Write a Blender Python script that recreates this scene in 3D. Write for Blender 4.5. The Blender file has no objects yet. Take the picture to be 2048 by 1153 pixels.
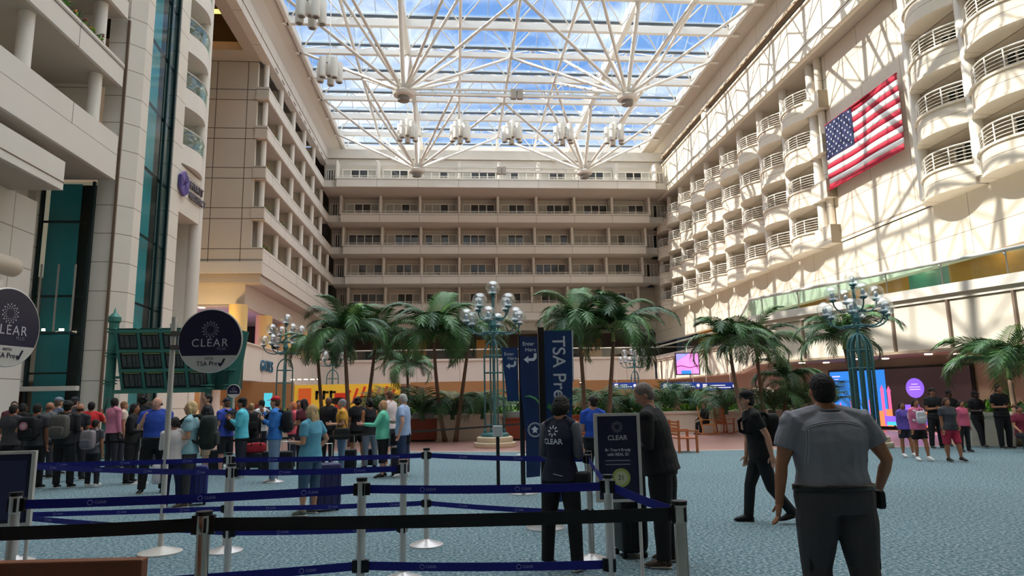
import bpy, math, random
import numpy as np
from mathutils import Vector, Matrix
PI=math.pi; R=math.radians
random.seed(7)
S=bpy.context.scene; C=S.collection
# ---------------------------------------------------------------- camera
FPX=1355.1; H0=1.7
YAW,PIT,ROL=0.08505,0.16082,-0.0185
Fv=Vector((math.sin(YAW)*math.cos(PIT),math.cos(YAW)*math.cos(PIT),math.sin(PIT)))
_r=Vector((math.cos(YAW),-math.sin(YAW),0)); _u=_r.cross(Fv)
Rv=_r*math.cos(ROL)+_u*math.sin(ROL); Uv=_u*math.cos(ROL)-_r*math.sin(ROL)
cd=bpy.data.cameras.new('camera'); cam=bpy.data.objects.new('camera',cd); C.objects.link(cam)
cd.sensor_width=36; cd.lens=36*FPX/2048; cd.clip_end=500; cd.clip_start=0.05
cam.matrix_world=Matrix(((Rv.x,Uv.x,-Fv.x,0),(Rv.y,Uv.y,-Fv.y,0),(Rv.z,Uv.z,-Fv.z,H0),(0,0,0,1)))
S.camera=cam
def ray(px,py): return Fv+Rv*((px-1024)/FPX)-Uv*((py-576.5)/FPX)
def G(px,py,z=0.0):          # where the sight line of a photo point meets the height z
    d=ray(px,py); t=(z-H0)/d.z; return Vector((d.x*t,d.y*t,z))
def AY(px,py,Y):             # ... or the plane at distance Y
    d=ray(px,py); t=Y/d.y; return Vector((d.x*t,Y,H0+d.z*t))
S.view_settings.view_transform='Standard'; S.view_settings.look='None'
S.view_settings.gamma=1; S.view_settings.use_curve_mapping=False
S.view_settings.exposure=0.0
cy=S.cycles; cy.max_bounces=7; cy.diffuse_bounces=4; cy.glossy_bounces=3; cy.transmission_bounces=4; cy.transparent_max_bounces=16
cy.caustics_reflective=False; cy.caustics_refractive=False; cy.sample_clamp_indirect=6
# ---------------------------------------------------------------- materials
def lin(c):
    if isinstance(c,str):
        c=c.lstrip('#'); c=[int(c[i:i+2],16)/255 for i in (0,2,4)]
    return tuple(((x/12.92) if x<=.04045 else ((x+.055)/1.055)**2.4) for x in c[:3])+(1,)
MATS={}
def mat(name,col,rough=.6,metal=0,noise=0,nscale=8,emit=0,spec=.5,bump=0,bscale=40,clear=0):
    if name in MATS: return MATS[name]
    m=bpy.data.materials.new(name); m.use_nodes=True; MATS[name]=m
    nt=m.node_tree; b=nt.nodes['Principled BSDF']; c=lin(col)
    b.inputs['Base Color'].default_value=c; b.inputs['Roughness'].default_value=rough
    b.inputs['Metallic'].default_value=metal; b.inputs['Specular IOR Level'].default_value=spec
    if clear: b.inputs['Coat Weight'].default_value=clear
    if emit:
        b.inputs['Emission Color'].default_value=c; b.inputs['Emission Strength'].default_value=emit
    if noise or bump:
        tc=nt.nodes.new('ShaderNodeTexCoord')
    if noise:
        n=nt.nodes.new('ShaderNodeTexNoise'); n.inputs['Scale'].default_value=nscale; n.inputs['Detail'].default_value=4
        nt.links.new(tc.outputs['Object'],n.inputs['Vector'])
        mx=nt.nodes.new('ShaderNodeMix'); mx.data_type='RGBA'; mx.blend_type='MIX'
        mx.inputs[6].default_value=tuple(x*(1-noise) for x in c[:3])+(1,); mx.inputs[7].default_value=tuple(min(1,x*(1+noise)) for x in c[:3])+(1,)
        nt.links.new(n.outputs['Fac'],mx.inputs[0]); nt.links.new(mx.outputs[2],b.inputs['Base Color'])
    if bump:
        n2=nt.nodes.new('ShaderNodeTexNoise'); n2.inputs['Scale'].default_value=bscale; nt.links.new(tc.outputs['Object'],n2.inputs['Vector'])
        bp=nt.nodes.new('ShaderNodeBump'); bp.inputs['Strength'].default_value=bump; bp.inputs['Distance'].default_value=.02
        nt.links.new(n2.outputs['Fac'],bp.inputs['Height']); nt.links.new(bp.outputs[0],b.inputs['Normal'])
    return m
def joints(name,base,line,spec,rough=.75,w=.02,noise=.06):
    """plain cladding with joints; spec = list of (axis, spacing, offset) in metres"""
    m=mat(name,base,rough,noise=noise,nscale=.7); nt=m.node_tree; N=nt.nodes; L=nt.links
    b=N['Principled BSDF']; src=b.inputs['Base Color'].links[0].from_socket
    tc=N.new('ShaderNodeTexCoord'); sp=N.new('ShaderNodeSeparateXYZ'); L.new(tc.outputs['Object'],sp.inputs[0]); acc=None
    for ax,s,off in spec:
        a=N.new('ShaderNodeMath'); a.operation='ADD'; a.inputs[1].default_value=-off+1000*s; L.new(sp.outputs[ax],a.inputs[0])
        d=N.new('ShaderNodeMath'); d.operation='MODULO'; d.inputs[1].default_value=s; L.new(a.outputs[0],d.inputs[0])
        c=N.new('ShaderNodeMath'); c.operation='LESS_THAN'; c.inputs[1].default_value=w; L.new(d.outputs[0],c.inputs[0])
        if acc is None: acc=c
        else:
            x=N.new('ShaderNodeMath'); x.operation='MAXIMUM'; L.new(acc.outputs[0],x.inputs[0]); L.new(c.outputs[0],x.inputs[1]); acc=x
    mx=N.new('ShaderNodeMix'); mx.data_type='RGBA'; mx.inputs[7].default_value=lin(line)
    L.new(acc.outputs[0],mx.inputs[0]); L.new(src,mx.inputs[6]); L.new(mx.outputs[2],b.inputs['Base Color'])
    return m
def glass(name,col,fac=.08,rough=.03,gcol='#ffffff',edge=.45):
    m=bpy.data.materials.new(name); m.use_nodes=True; MATS[name]=m; nt=m.node_tree; N=nt.nodes; N.remove(N['Principled BSDF'])
    t=N.new('ShaderNodeBsdfTransparent'); t.inputs[0].default_value=lin(col)
    g=N.new('ShaderNodeBsdfGlossy'); g.inputs[0].default_value=lin(gcol); g.inputs['Roughness'].default_value=rough
    fr=N.new('ShaderNodeLayerWeight'); fr.inputs[0].default_value=.35
    pw=N.new('ShaderNodeMath'); pw.operation='POWER'; pw.inputs[1].default_value=3.0; nt.links.new(fr.outputs['Facing'],pw.inputs[0])
    ad=N.new('ShaderNodeMath'); ad.operation='MULTIPLY_ADD'; ad.inputs[1].default_value=edge; ad.inputs[2].default_value=fac; ad.use_clamp=True
    mx=N.new('ShaderNodeMixShader'); L=nt.links
    L.new(pw.outputs[0],ad.inputs[0]); L.new(ad.outputs[0],mx.inputs[0]); L.new(t.outputs[0],mx.inputs[1]); L.new(g.outputs[0],mx.inputs[2]); L.new(mx.outputs[0],N['Material Output'].inputs[0])
    return m
# ---------------------------------------------------------------- mesh builder
class M:
    def __init__(s): s.v=[]; s.f=[]; s.m=[]; s.mats=[]; s.cur=0
    def use(s,m):
        if m not in s.mats: s.mats.append(m)
        s.cur=s.mats.index(m); return s
    def add(s,vs,fs):
        o=len(s.v); s.v.extend([tuple(v) for v in vs]); s.f.extend([tuple(i+o for i in f) for f in fs]); s.m.extend([s.cur]*len(fs)); return s
    def box(s,a,b,rz=0,org=None):
        x0,y0,z0=a; x1,y1,z1=b
        vs=[(x0,y0,z0),(x1,y0,z0),(x1,y1,z0),(x0,y1,z0),(x0,y0,z1),(x1,y0,z1),(x1,y1,z1),(x0,y1,z1)]
        if rz:
            o=org or ((x0+x1)/2,(y0+y1)/2); c,si=math.cos(rz),math.sin(rz)
            vs=[(o[0]+(x-o[0])*c-(y-o[1])*si,o[1]+(x-o[0])*si+(y-o[1])*c,z) for x,y,z in vs]
        return s.add(vs,[(3,2,1,0),(4,5,6,7),(0,1,5,4),(1,2,6,5),(2,3,7,6),(3,0,4,7)])
    def beam(s,p,q,w,h=None,up=(0,0,1)):
        p=Vector(p); q=Vector(q); h=h or w; d=(q-p).normalized(); u=Vector(up)
        if abs(d.dot(u))>.98: u=Vector((1,0,0))
        r=d.cross(u).normalized()*(w/2); u=r.cross(d).normalized()*(h/2)
        vs=[p-r-u,p+r-u,p+r+u,p-r+u,q-r-u,q+r-u,q+r+u,q-r+u]
        return s.add(vs,[(0,1,2,3),(7,6,5,4),(0,4,5,1),(1,5,6,2),(2,6,7,3),(3,7,4,0)])
    def tube(s,pts,r,n=8,cap=True,closed=False):
        pts=[Vector(p) for p in pts]; k=len(pts); rs=r if isinstance(r,(list,tuple)) else [r]*k
        vs=[]; prev=None
        for i in range(k):
            if closed: d=pts[(i+1)%k]-pts[i-1]
            else: d=pts[min(i+1,k-1)]-pts[max(i-1,0)]
            if d.length<1e-9: d=Vector((0,0,1))
            d.normalize()
            if prev is None:
                a=Vector((0,0,1)) if abs(d.z)<.9 else Vector((1,0,0)); prev=d.cross(a).normalized()
            prev=(prev-d*prev.dot(d)).normalized(); b=d.cross(prev)
            rr=rs[i]; ra,rb=rr if isinstance(rr,(list,tuple)) else (rr,rr)
            for j in range(n):
                t=2*PI*j/n; vs.append(pts[i]+prev*(ra*math.cos(t))+b*(rb*math.sin(t)))
        fs=[]; K=k if closed else k-1
        for i in range(K):
            i2=(i+1)%k
            for j in range(n): fs.append((i*n+j,i*n+(j+1)%n,i2*n+(j+1)%n,i2*n+j))
        if cap and not closed: fs+= [tuple(range(n-1,-1,-1)),tuple(range((k-1)*n,k*n))]
        return s.add(vs,fs)
    def lathe(s,prof,c=(0,0,0),n=24,a0=0,a1=2*PI):
        full=abs(a1-a0-2*PI)<1e-6; k=n if full else n+1; vs=[]; fs=[]
        for r,z in prof:
            for j in range(k):
                t=a0+(a1-a0)*j/n; vs.append((c[0]+r*math.cos(t),c[1]+r*math.sin(t),c[2]+z))
        for i in range(len(prof)-1):
            for j in range(n):
                j2=(j+1)%k if full else j+1
                fs.append((i*k+j,i*k+j2,(i+1)*k+j2,(i+1)*k+j))
        if full:
            if prof[0][0]>1e-4: fs.append(tuple(range(k-1,-1,-1)))
            if prof[-1][0]>1e-4: fs.append(tuple(range((len(prof)-1)*k,len(prof)*k)))
        return s.add(vs,fs)
    def ell(s,c,r,n=12,m=8,rot=None):
        vs=[]; r=r if isinstance(r,(list,tuple)) else (r,r,r)
        for i in range(m+1):
            ph=PI*i/m
            for j in range(n):
                t=2*PI*j/n; p=Vector((r[0]*math.sin(ph)*math.cos(t),r[1]*math.sin(ph)*math.sin(t),-r[2]*math.cos(ph)))
                if rot is not None: p=rot@p
                vs.append(p+Vector(c))
        fs=[(i*n+j,i*n+(j+1)%n,(i+1)*n+(j+1)%n,(i+1)*n+j) for i in range(m) for j in range(n)]
        return s.add(vs,fs)
    def prism(s,poly,z0,z1,ax='z'):
        n=len(poly)
        def P(a,b,z): return {'z':(a,b,z),'y':(a,z,b),'x':(z,a,b)}[ax]
        vs=[P(a,b,z0) for a,b in poly]+[P(a,b,z1) for a,b in poly]
        return s.add(vs,[tuple(range(n-1,-1,-1)),tuple(range(n,2*n))]+[(i,(i+1)%n,n+(i+1)%n,n+i) for i in range(n)])
    def xf(s,mtx,start=0):
        s.v[start:]=[tuple(mtx@Vector(v)) for v in s.v[start:]]; return s
    def mesh(s,name,smooth=None):
        me=bpy.data.meshes.new(name); me.from_pydata(s.v,[],s.f)
        for m in s.mats: me.materials.append(m)
        me.polygons.foreach_set('material_index',s.m)
        if smooth: me.polygons.foreach_set('use_smooth',[True]*len(s.f))
        me.validate(); me.update(); return me
    def build(s,name,parent=None,smooth=False,bevel=0,loc=None,autos=False):
        o=bpy.data.objects.new(name,s.mesh(name,smooth)); C.objects.link(o)
        if parent: o.parent=parent
        if loc: o.location=loc
        if smooth and autos: fix_smooth(o.data)
        if bevel:
            b=o.modifiers.new('bevel','BEVEL'); b.width=bevel; b.segments=2; b.limit_method='ANGLE'
        return o
def fix_smooth(me,ang=.6):
    import bmesh
    bm=bmesh.new(); bm.from_mesh(me); bmesh.ops.recalc_face_normals(bm,faces=bm.faces)
    for e in bm.edges:
        if len(e.link_faces)==2 and e.calc_face_angle(0)>ang: e.smooth=False
    bm.to_mesh(me); bm.free()
def empty(name,loc=(0,0,0),rz=0):
    o=bpy.data.objects.new(name,None); C.objects.link(o); o.location=loc; o.rotation_euler=(0,0,rz); o.empty_display_size=.2; return o
def tag(o,label,cat=None,group=None,kind=None):
    if label: o['label']=label
    if cat: o['category']=cat
    if group: o['group']=group
    if kind: o['kind']=kind
    return o
def struct(o): o['kind']='structure'; return o
def dup(o,loc=None,rz=None,parent=None):
    c=o.copy(); C.objects.link(c)
    if parent: c.parent=parent
    if loc is not None: c.location=loc
    if rz is not None: c.rotation_euler=(c.rotation_euler.x,c.rotation_euler.y,rz)
    for ch in list(o.children): dup(ch,parent=c)
    return c
def curve_text(txt,size,font_mat,depth=.004,align='CENTER',spacing=1.0,bold=0):
    cu=bpy.data.curves.new('lettering','FONT'); cu.body=txt; cu.size=size; cu.extrude=depth; cu.align_x=align; cu.align_y='CENTER'
    cu.space_character=spacing; cu.offset=bold
    o=bpy.data.objects.new('lettering',cu); C.objects.link(o)
    dg=bpy.context.evaluated_depsgraph_get(); me=bpy.data.meshes.new_from_object(o.evaluated_get(dg)); me.materials.clear(); me.materials.append(font_mat)
    bpy.data.objects.remove(o); bpy.data.curves.remove(cu); return me
def text(txt,size,m,parent,loc,rot=(PI/2,0,0),name='lettering',**k):
    me=curve_text(txt,size,m,**k); o=bpy.data.objects.new(name,me); C.objects.link(o)
    if parent: o.parent=parent
    o.location=loc; o.rotation_euler=rot; return o
ORD=['first','second','third','fourth','fifth','sixth','seventh','eighth','ninth','tenth','eleventh','twelfth','thirteenth','fourteenth','fifteenth','sixteenth','seventeenth']
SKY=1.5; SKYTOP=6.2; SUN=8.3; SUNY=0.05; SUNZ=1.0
# ================================================================ materials of the place
CREAM='#dcd5ca'
stone=mat('stone',CREAM,.7,noise=.05,nscale=.6)
stone_x=joints('stone_x',CREAM,'#6b6055',[(1,4.15,2.3),(2,20,14.85)],w=.035)          # faces looking along x
stone_left=joints('stone_left',CREAM,'#8f8272',[(1,1.9,.3),(2,1.25,.1)],w=.03)
stone_pier=joints('stone_pier','#e0d8cb','#8f8475',[(2,1.12,.35)],w=.03)
stone_y=joints('stone_y',CREAM,'#7b6e60',[(0,4.07,-11.8)],w=.03)
stone_end=joints('stone_end','#d2c7b7','#54493f',[(2,2.87,14.85),(2,2.87,14.08),(0,2.1,-16.6)],w=.05)
stone_right=joints('stone_right','#e2d6c3','#93846f',[(1,3.35,1.1),(2,2.05,10.85)],w=.028)
white=mat('white_paint','#e4ddd2',.5,noise=.03); steelw=mat('white_steel','#e6e1d8',.38)
band=mat('white_band','#ddd5ca',.6,noise=.04,nscale=.5)
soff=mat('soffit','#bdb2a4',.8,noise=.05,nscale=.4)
brown=mat('brown_trim','#6f5a49',.6)
dark=mat('dark_interior','#2a2420',.8); black=mat('black','#08080a',.45); rub=mat('rubber','#101012',.7)
tealm=mat('teal_panel','#3fb0ba',.35,noise=.12,nscale=.4); tealdark=mat('teal_dark','#0a2528',.3)
teal_glass=glass('teal_glass','#cfe6e6',.04,.08); clear_glass=glass('clear_glass','#e6f2f0',.07,.02)
roof_glass=glass('roof_glass','#eef3f6',.07,.05); green_glass=glass('green_glass','#b9dcd2',.1,.02)
pane=mat('window_pane','#2f3335',.08,spec=.9); curtain=mat('curtain','#b5b0a6',.8,noise=.15,nscale=3); winframe=mat('window_frame','#e9e3d8',.5)
wood=mat('honey_wood','#c88a3e',.4,noise=.18,nscale=2.5); yellowcol=mat('yellow_column','#e7c583',.6)
lampglow=mat('downlight','#ffe9c8',.5,emit=7); warmglow=mat('warm_light','#ffb24a',.5,emit=5)
# ---------------------------------------------------------------- sky, sun
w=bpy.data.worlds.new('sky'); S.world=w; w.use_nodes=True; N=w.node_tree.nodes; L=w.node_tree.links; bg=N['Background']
tc=N.new('ShaderNodeTexCoord'); mp=N.new('ShaderNodeMapping'); mp.inputs['Scale'].default_value=(1.0,1.0,2.2)
nz=N.new('ShaderNodeTexNoise'); nz.inputs['Scale'].default_value=4.6; nz.inputs['Detail'].default_value=9; nz.inputs['Roughness'].default_value=.58; nz.inputs['Distortion'].default_value=.35
cr=N.new('ShaderNodeValToRGB'); cr.color_ramp.elements[0].position=.47; cr.color_ramp.elements[1].position=.70
mx=N.new('ShaderNodeMix'); mx.data_type='RGBA'; mx.inputs[6].default_value=(.20,.46,.98,1); mx.inputs[7].default_value=(.93*SKY,.97*SKY,1.0*SKY,1)
L.new(tc.outputs['Generated'],mp.inputs[0]); L.new(mp.outputs[0],nz.inputs['Vector']); L.new(nz.outputs['Fac'],cr.inputs[0]); L.new(cr.outputs[0],mx.inputs[0])
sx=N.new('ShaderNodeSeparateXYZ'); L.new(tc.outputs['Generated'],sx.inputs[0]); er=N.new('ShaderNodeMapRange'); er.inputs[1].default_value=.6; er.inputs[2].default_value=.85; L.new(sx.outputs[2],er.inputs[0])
m2=N.new('ShaderNodeMix'); m2.data_type='RGBA'; m2.inputs[7].default_value=(.93*SKYTOP,.97*SKYTOP,1.0*SKYTOP,1); L.new(er.outputs[0],m2.inputs[0]); L.new(mx.outputs[2],m2.inputs[6]); L.new(m2.outputs[2],bg.inputs[0])  # overhead sky, out of view, boosted to brighten the hall inside
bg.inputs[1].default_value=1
sd=bpy.data.lights.new('sun','SUN'); sd.energy=SUN; sd.angle=R(.53); sd.color=(1,.93,.82)
so=bpy.data.objects.new('sun',sd); C.objects.link(so)
sdir=Vector((1,SUNY,-SUNZ)).normalized(); so.rotation_euler=sdir.to_track_quat('-Z','Y').to_euler()
# ================================================================ floor
carpet=mat('carpet','#6f8b95',.95); nt=carpet.node_tree; b=nt.nodes['Principled BSDF']; b.inputs['Specular IOR Level'].default_value=.1
tc=nt.nodes.new('ShaderNodeTexCoord'); n1=nt.nodes.new('ShaderNodeTexNoise'); n1.inputs['Scale'].default_value=26; n1.inputs['Detail'].default_value=3; n1.inputs['Roughness'].default_value=.7
n2=nt.nodes.new('ShaderNodeTexNoise'); n2.inputs['Scale'].default_value=.35; n2.inputs['Detail'].default_value=3
r1=nt.nodes.new('ShaderNodeValToRGB'); e=r1.color_ramp.elements; e[0].position=.36; e[0].color=lin('#44565e'); e[1].position=.66; e[1].color=lin('#adb5b6')
k=r1.color_ramp.elements.new(.5); k.color=lin('#6a868f')
r2=nt.nodes.new('ShaderNodeValToRGB'); r2.color_ramp.elements[0].color=(.8,.8,.8,1); r2.color_ramp.elements[1].color=(1.12,1.12,1.12,1)
ml=nt.nodes.new('ShaderNodeMix'); ml.data_type='RGBA'; ml.blend_type='MULTIPLY'; ml.inputs[0].default_value=1
for a,c in ((tc.outputs['Object'],n1.inputs['Vector']),(tc.outputs['Object'],n2.inputs['Vector']),(n1.outputs['Fac'],r1.inputs[0]),(n2.outputs['Fac'],r2.inputs[0]),(r1.outputs[0],ml.inputs[6]),(r2.outputs[0],ml.inputs[7]),(ml.outputs[2],b.inputs['Base Color'])): nt.links.new(a,c)
terr=joints('terrazzo','#b98d86','#a98078',[(0,1.2,0),(1,1.2,0)],rough=.3,w=.02,noise=.12)
edge=[(24,19.8),(17.3,19.9),(12.5,20.05),(7.4,20.6),(1.4,22.1),(-.5,22.8),(-8,24.6),(-14,25.6),(-24,26)]
m=M().use(carpet); m.add([(x,y,0) for x,y in [(-24,-8),(28,-8),(28,19.8)]+edge],[tuple(range(3+len(edge)))]); o=struct(m.build('floor')); tag(o,'blue grey speckled carpet of the hall floor')
m=M().use(terr); m.add([(x,y,0) for x,y in edge[::-1]+[(28,19.8),(28,84),(-24,84)]],[tuple(range(len(edge)+3))]); struct(m.build('floor_terrazzo')); 
m=M().use(mat('floor_edge','#c9beb0',.5)); 
for i in range(len(edge)-1):
    a=Vector(edge[i]+(0,)); c=Vector(edge[i+1]+(0,)); m.beam(a+Vector((0,.1,.002)),c+Vector((0,.1,.002)),.2,.012)
struct(m.build('trim_1'))
# ================================================================ left foreground building (x = -13 face)
Zs=[10.25,14.05,16.95,19.9,22.77]
LX=-13.0
m=M().use(stone_left); m.box((-16.4,-8,0),(-16,26.4,27)); struct(m.build('wall_left_front'))
n=1
def trim(m,name=None,**k):
    global n
    n+=1; return struct(m.build('trim_%d'%n,**k))
for i,z in enumerate(Zs):
    m=M().use(stone_x)
    if i==0:
        m.use(band).box((-16,-8,z),(LX,26.2,z+.98)); m.use(stone_x).box((-16,-8,z+1.0),(LX+.0,26.2,z+1.75))
        m.use(brown).box((-16,-8,z+.97),(LX-.03,26.17,z+1.01))
    else:
        m.box((-16,-8,z),(LX,26.2,z+.74)).box((-16,-8,z+.78),(LX+.03,26.2,z+.95)); m.use(brown).box((-16,-8,z+.73),(LX-.03,26.15,z+.79))
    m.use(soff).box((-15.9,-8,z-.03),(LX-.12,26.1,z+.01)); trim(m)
    for k in range(5):
        y=25.1-4.15*k
        if i<4: o=struct(M().use(white).tube([(LX-.45,y,z+.9),(LX-.45,y,Zs[i+1])],.23,16).build('column_left',smooth=True,autos=True))
    if i<4:
        m=M().use(stone_left); m.box((-16,25.9,z+.9),(-13.9,26.15,Zs[i+1])); m.box((-15.1,-8,z+.9),(-14.9,20,Zs[i+1])); struct(m.build('wall_left_gallery'))
m=M().use(stone_x); m.box((-16.2,-8,8.8),(LX,22.9,9.78)); m.use(brown).box((-16.2,-8,9.05),(LX+.015,22.91,9.08)); m.use(soff).box((-16.1,-8,8.77),(LX-.1,22.8,8.81)); trim(m)
# cladding frame and pipe low on the left, teal lift shaft windows
m=M().use(stone_left); m.box((-16,15,0),(-14.6,24.3,8.8)); struct(m.build('wall_left_base'))
o=M().use(mat('pipe_cream','#cfc0ac',.5)).tube([(-14.2,14,6.15),(-14.2,22.7,6.15)],.32,16).build('duct_pipe',smooth=True,autos=True); tag(o,'thick cream painted pipe running along the stone wall','pipe')
m=M().use(white); m.box((-14.6,17,5.05),(-14.0,22.0,5.6)); v=m.build('ceiling_vent_panel'); tag(v,'long white air vent panel under the cream pipe','vent')
g=M().use(dark); 
for k in range(4): g.box((-14.0,17.3,5.2+.06*k),(-13.985,21.7,5.23+.06*k))
g.build('slot',v)
# lift shaft 1 (px 60-175): teal glass recess at y = 26
def shaft(name,pts,z0,z1,label,mull):
    t=empty(name,(0,0,0)); tag(t,label,'elevator')
    (xa,ya),(xb,yb)=pts
    d=Vector((xb-xa,yb-ya,0)); nrm=Vector((d.y,-d.x,0)).normalized()
    def quad(m,s0,s1,z0,z1,off):
        p=Vector((xa,ya,0))+d*s0+nrm*off; q=Vector((xa,ya,0))+d*s1+nrm*off
        m.add([(p.x,p.y,z0),(q.x,q.y,z0),(q.x,q.y,z1),(p.x,p.y,z1)],[(0,1,2,3)])
    m=M().use(tealdark); quad(m,0,1,z0,z1,-.45); m.use(tealm); quad(m,.04,.66,z0,z1,-.3); m.build('shaft_wall',t)
    m=M().use(teal_glass); quad(m,.02,.98,z0,z1,-.05); m.build('glass',t)
    for s in mull:
        p=Vector((xa,ya,0))+d*s; M().use(tealdark).beam((p.x,p.y,z0),(p.x,p.y,z1),.1).build('mullion',t)
    k=0; z=z0+2.6
    while z<z1-1:
        p=Vector((xa,ya,0))-nrm*.1; q=p+d; 
        M().use(tealdark).beam((p.x,p.y,z),(q.x,q.y,z),.1,.07).build('crossbar',t); z+=2.87
    return t
t=shaft('elevator_shaft',[(-15.6,26.3),(-13.75,26.3)],0.3,10.2,'teal glass lift shaft behind the queue, under the stone balcony',[0,.98])
m=M().use(mat('cabin','#1f3b3e',.4)); m.box((-15.35,25.9,4.3),(-14.0,26.2,4.38)); m.use(mat('chrome_strip','#c9c9c4',.3,metal=.6))
for x in (-15.25,-14.65,-14.05): m.box((x,25.92,4.4),(x+.05,25.97,6.9))
m.use(lampglow).box((-15.0,25.9,4.42),(-14.9,25.95,4.5)).box((-14.4,25.9,4.42),(-14.25,25.95,4.5)); o=m.build('cabin_frame',t)
m=M().use(white).box((-15.8,26.0,2.25),(-13.7,26.25,2.42)); m.use(stone_left).box((-16.2,26.0,2.3),(-15.7,26.5,10.3)); trim(m)
t=shaft('elevator_shaft',[(-12.75,27.55),(-13.1,31.15)],0.3,25.5,'tall narrow teal glass lift shaft between the two stone piers',[0,.72,1])
# pier 1
poly=[(-13.75,26.42),(-13.0,26.42),(-12.55,26.9),(-12.55,27.5),(-13.75,27.5)]
m=M().use(stone_pier).prism(poly,0,27); m.use(brown).box((-13.06,26.36,0),(-12.97,26.44,17)); struct(m.build('wall_left_pier'))
# pier 2 with round-cornered openings
m=M().use(stone_pier); m.box((-13.9,31.2,0),(-13.0,32.2,27)); m.box((-13.9,32.2,0),(-13.0,34.6,5.0)); m.box((-15.2,34.0,0),(-14.9,35.2,27)); m.box((-15.2,32.2,0),(-14.9,34.1,27))
m.box((-13.9,32.2,10.7),(-13.0,34.7,13.0)); struct(m.build('wall_left_tower'))
m=M().use(white); m.tube([(-13.25,34.95,5.0),(-13.25,34.95,27)],.33,20); m.box((-14.9,34.7,0),(-13.25,35.28,27)); m.box((-13.58,34.6,0),(-12.93,35.28,5)); struct(m.build('column_tower',smooth=True,autos=True))
for i in range(5):
    z=14.05+2.87*i-.95+.0
    m=M().use(white); P=[(-14.9,32.1)]+[(-13.0+.28*math.sin(PI*a/8),32.2+2.7*a/8) for a in range(9)]+[(-14.9,34.9)]
    m.prism(P,z,z+.95); trim(m)
    m=M().use(green_glass); Q=P[1:-1]
    for a in range(8): 
        (x0,y0),(x1,y1)=Q[a],Q[a+1]; m.add([(x0,y0,z+1.0),(x1,y1,z+1.0),(x1,y1,z+1.75),(x0,y0,z+1.75)],[(0,1,2,3)])
    m.use(steelw).tube([(x,y,z+1.77) for x,y in Q],.03,6); o=m.build('balcony_glass'); tag(o,'curved glass balustrade in the stone tower opening, %s above the purple sign'%ORD[i],'balustrade',None)
# purple hexagon logo and lettering on the tower
t=empty('wall_sign',(-12.96,32.35,12.1)); tag(t,'purple hexagon emblem with raised grey lettering on the stone tower','sign')
pur=mat('purple_metal','#6f5fa8',.35,metal=.2); pur2=mat('purple_dark','#4a3d80',.4); greym=mat('letter_grey','#77727a',.4,metal=.3)
m=M()
hx=[(.62*math.sin(PI*k/3)*.9,.62*math.cos(PI*k/3)) for k in range(6)]
for k in range(6):
    a,bq=hx[k],hx[(k+1)%6]; m.use(pur if k%2 else pur2)
    c0=(.06*(a[0]+bq[0]),.06*(a[1]+bq[1])); m.add([(0.0,c0[0],c0[1]),(0,a[0],a[1]),(0,bq[0],bq[1]),(.14,c0[0],c0[1]),(.14,a[0],a[1]),(.14,bq[0],bq[1])],[(0,2,1),(3,4,5),(0,1,4,3),(1,2,5,4),(2,0,3,5)])
m.build('emblem',t)
text('HYATT',.52,greym,t,(.03,.85,.22),(PI/2,0,PI/2),depth=.05,align='LEFT',bold=.01); text('REGENCY',.46,greym,t,(.03,.85,-.3),(PI/2,0,PI/2),depth=.05,align='LEFT',bold=.01)
t=M().use(mat('panel_grey','#8d9a9a',.3)).box((-13.0,32.05,4.2),(-12.94,32.75,5.35)).build('wall_screen'); tag(t,'small grey framed notice panel low on the stone tower','notice')
M().use(mat('pale_notice','#c8d6d2',.5)).box((-12.94,32.13,4.6),(-12.925,32.67,5.2)).build('notice_face',t)
# ================================================================ left far building: end wall and galleries
m=M().use(stone_end); m.box((-24,46.2,10.3),(-13.8,46.5,25.6)); m.box((-13.8,46.2,10.3),(-13.0,46.4,12.1)); struct(m.build('wall_left_end'))
m=M().use(band); m.box((-24,46.1,10.3),(-12.98,46.2,11.1)); m.use(stone_end)
for z in Zs[1:]: m.box((-13.85,46.12,z),(-12.99,46.4,z+.9))
trim(m)
Yend=[74.7,72.45,70.7,68.8,66.0]
for i,z in enumerate(Zs):
    m=M(); y1=Yend[i]+.8
    if i==0:
        m.use(band).box((-16,46.42,z),(LX,y1,z+.82)); m.use(brown).box((-16,46.42,z+.81),(LX-.03,y1,z+.87)); m.use(stone_x).box((-16,46.42,z+.86),(LX,y1,z+1.62)); m.use(brown).box((-16,46.42,z+1.6),(LX-.03,y1,z+1.66)); m.use(stone_x).box((-15.8,46.42,z+1.65),(LX,y1,z+1.85)); top=z+1.85
    else:
        m.use(stone_x).box((-16,46.42,z),(LX,y1,z+.7)); m.use(brown).box((-16,46.42,z+.69),(LX-.03,y1,z+.75)); m.use(stone_x).box((-16,46.42,z+.74),(LX,y1,z+.9)); top=z+.9
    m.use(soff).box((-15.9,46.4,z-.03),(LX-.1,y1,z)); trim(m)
    zt=Zs[i+1] if i<4 else 25.6
    m=M().use(mat('gallery_wall','#c7bba9',.8)); m.box((-15.6,46.4,top-.6),(-15.3,y1,zt))
    for k in range(7):
        y=46.9+4.05*k
        if y<Yend[i]: m.box((-15.3,y-.06,top-.6),(-13.6,y+.1,zt))
    struct(m.build('wall_left_gallery'))
    for k in range(7):
        y=46.75+4.05*k
        if y<Yend[i]-.3:
            o=struct(M().use(white).tube([(LX-.38,y,top-.1),(LX-.38,y,zt)],.2,12).build('column_gallery',smooth=True,autos=True))
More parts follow.
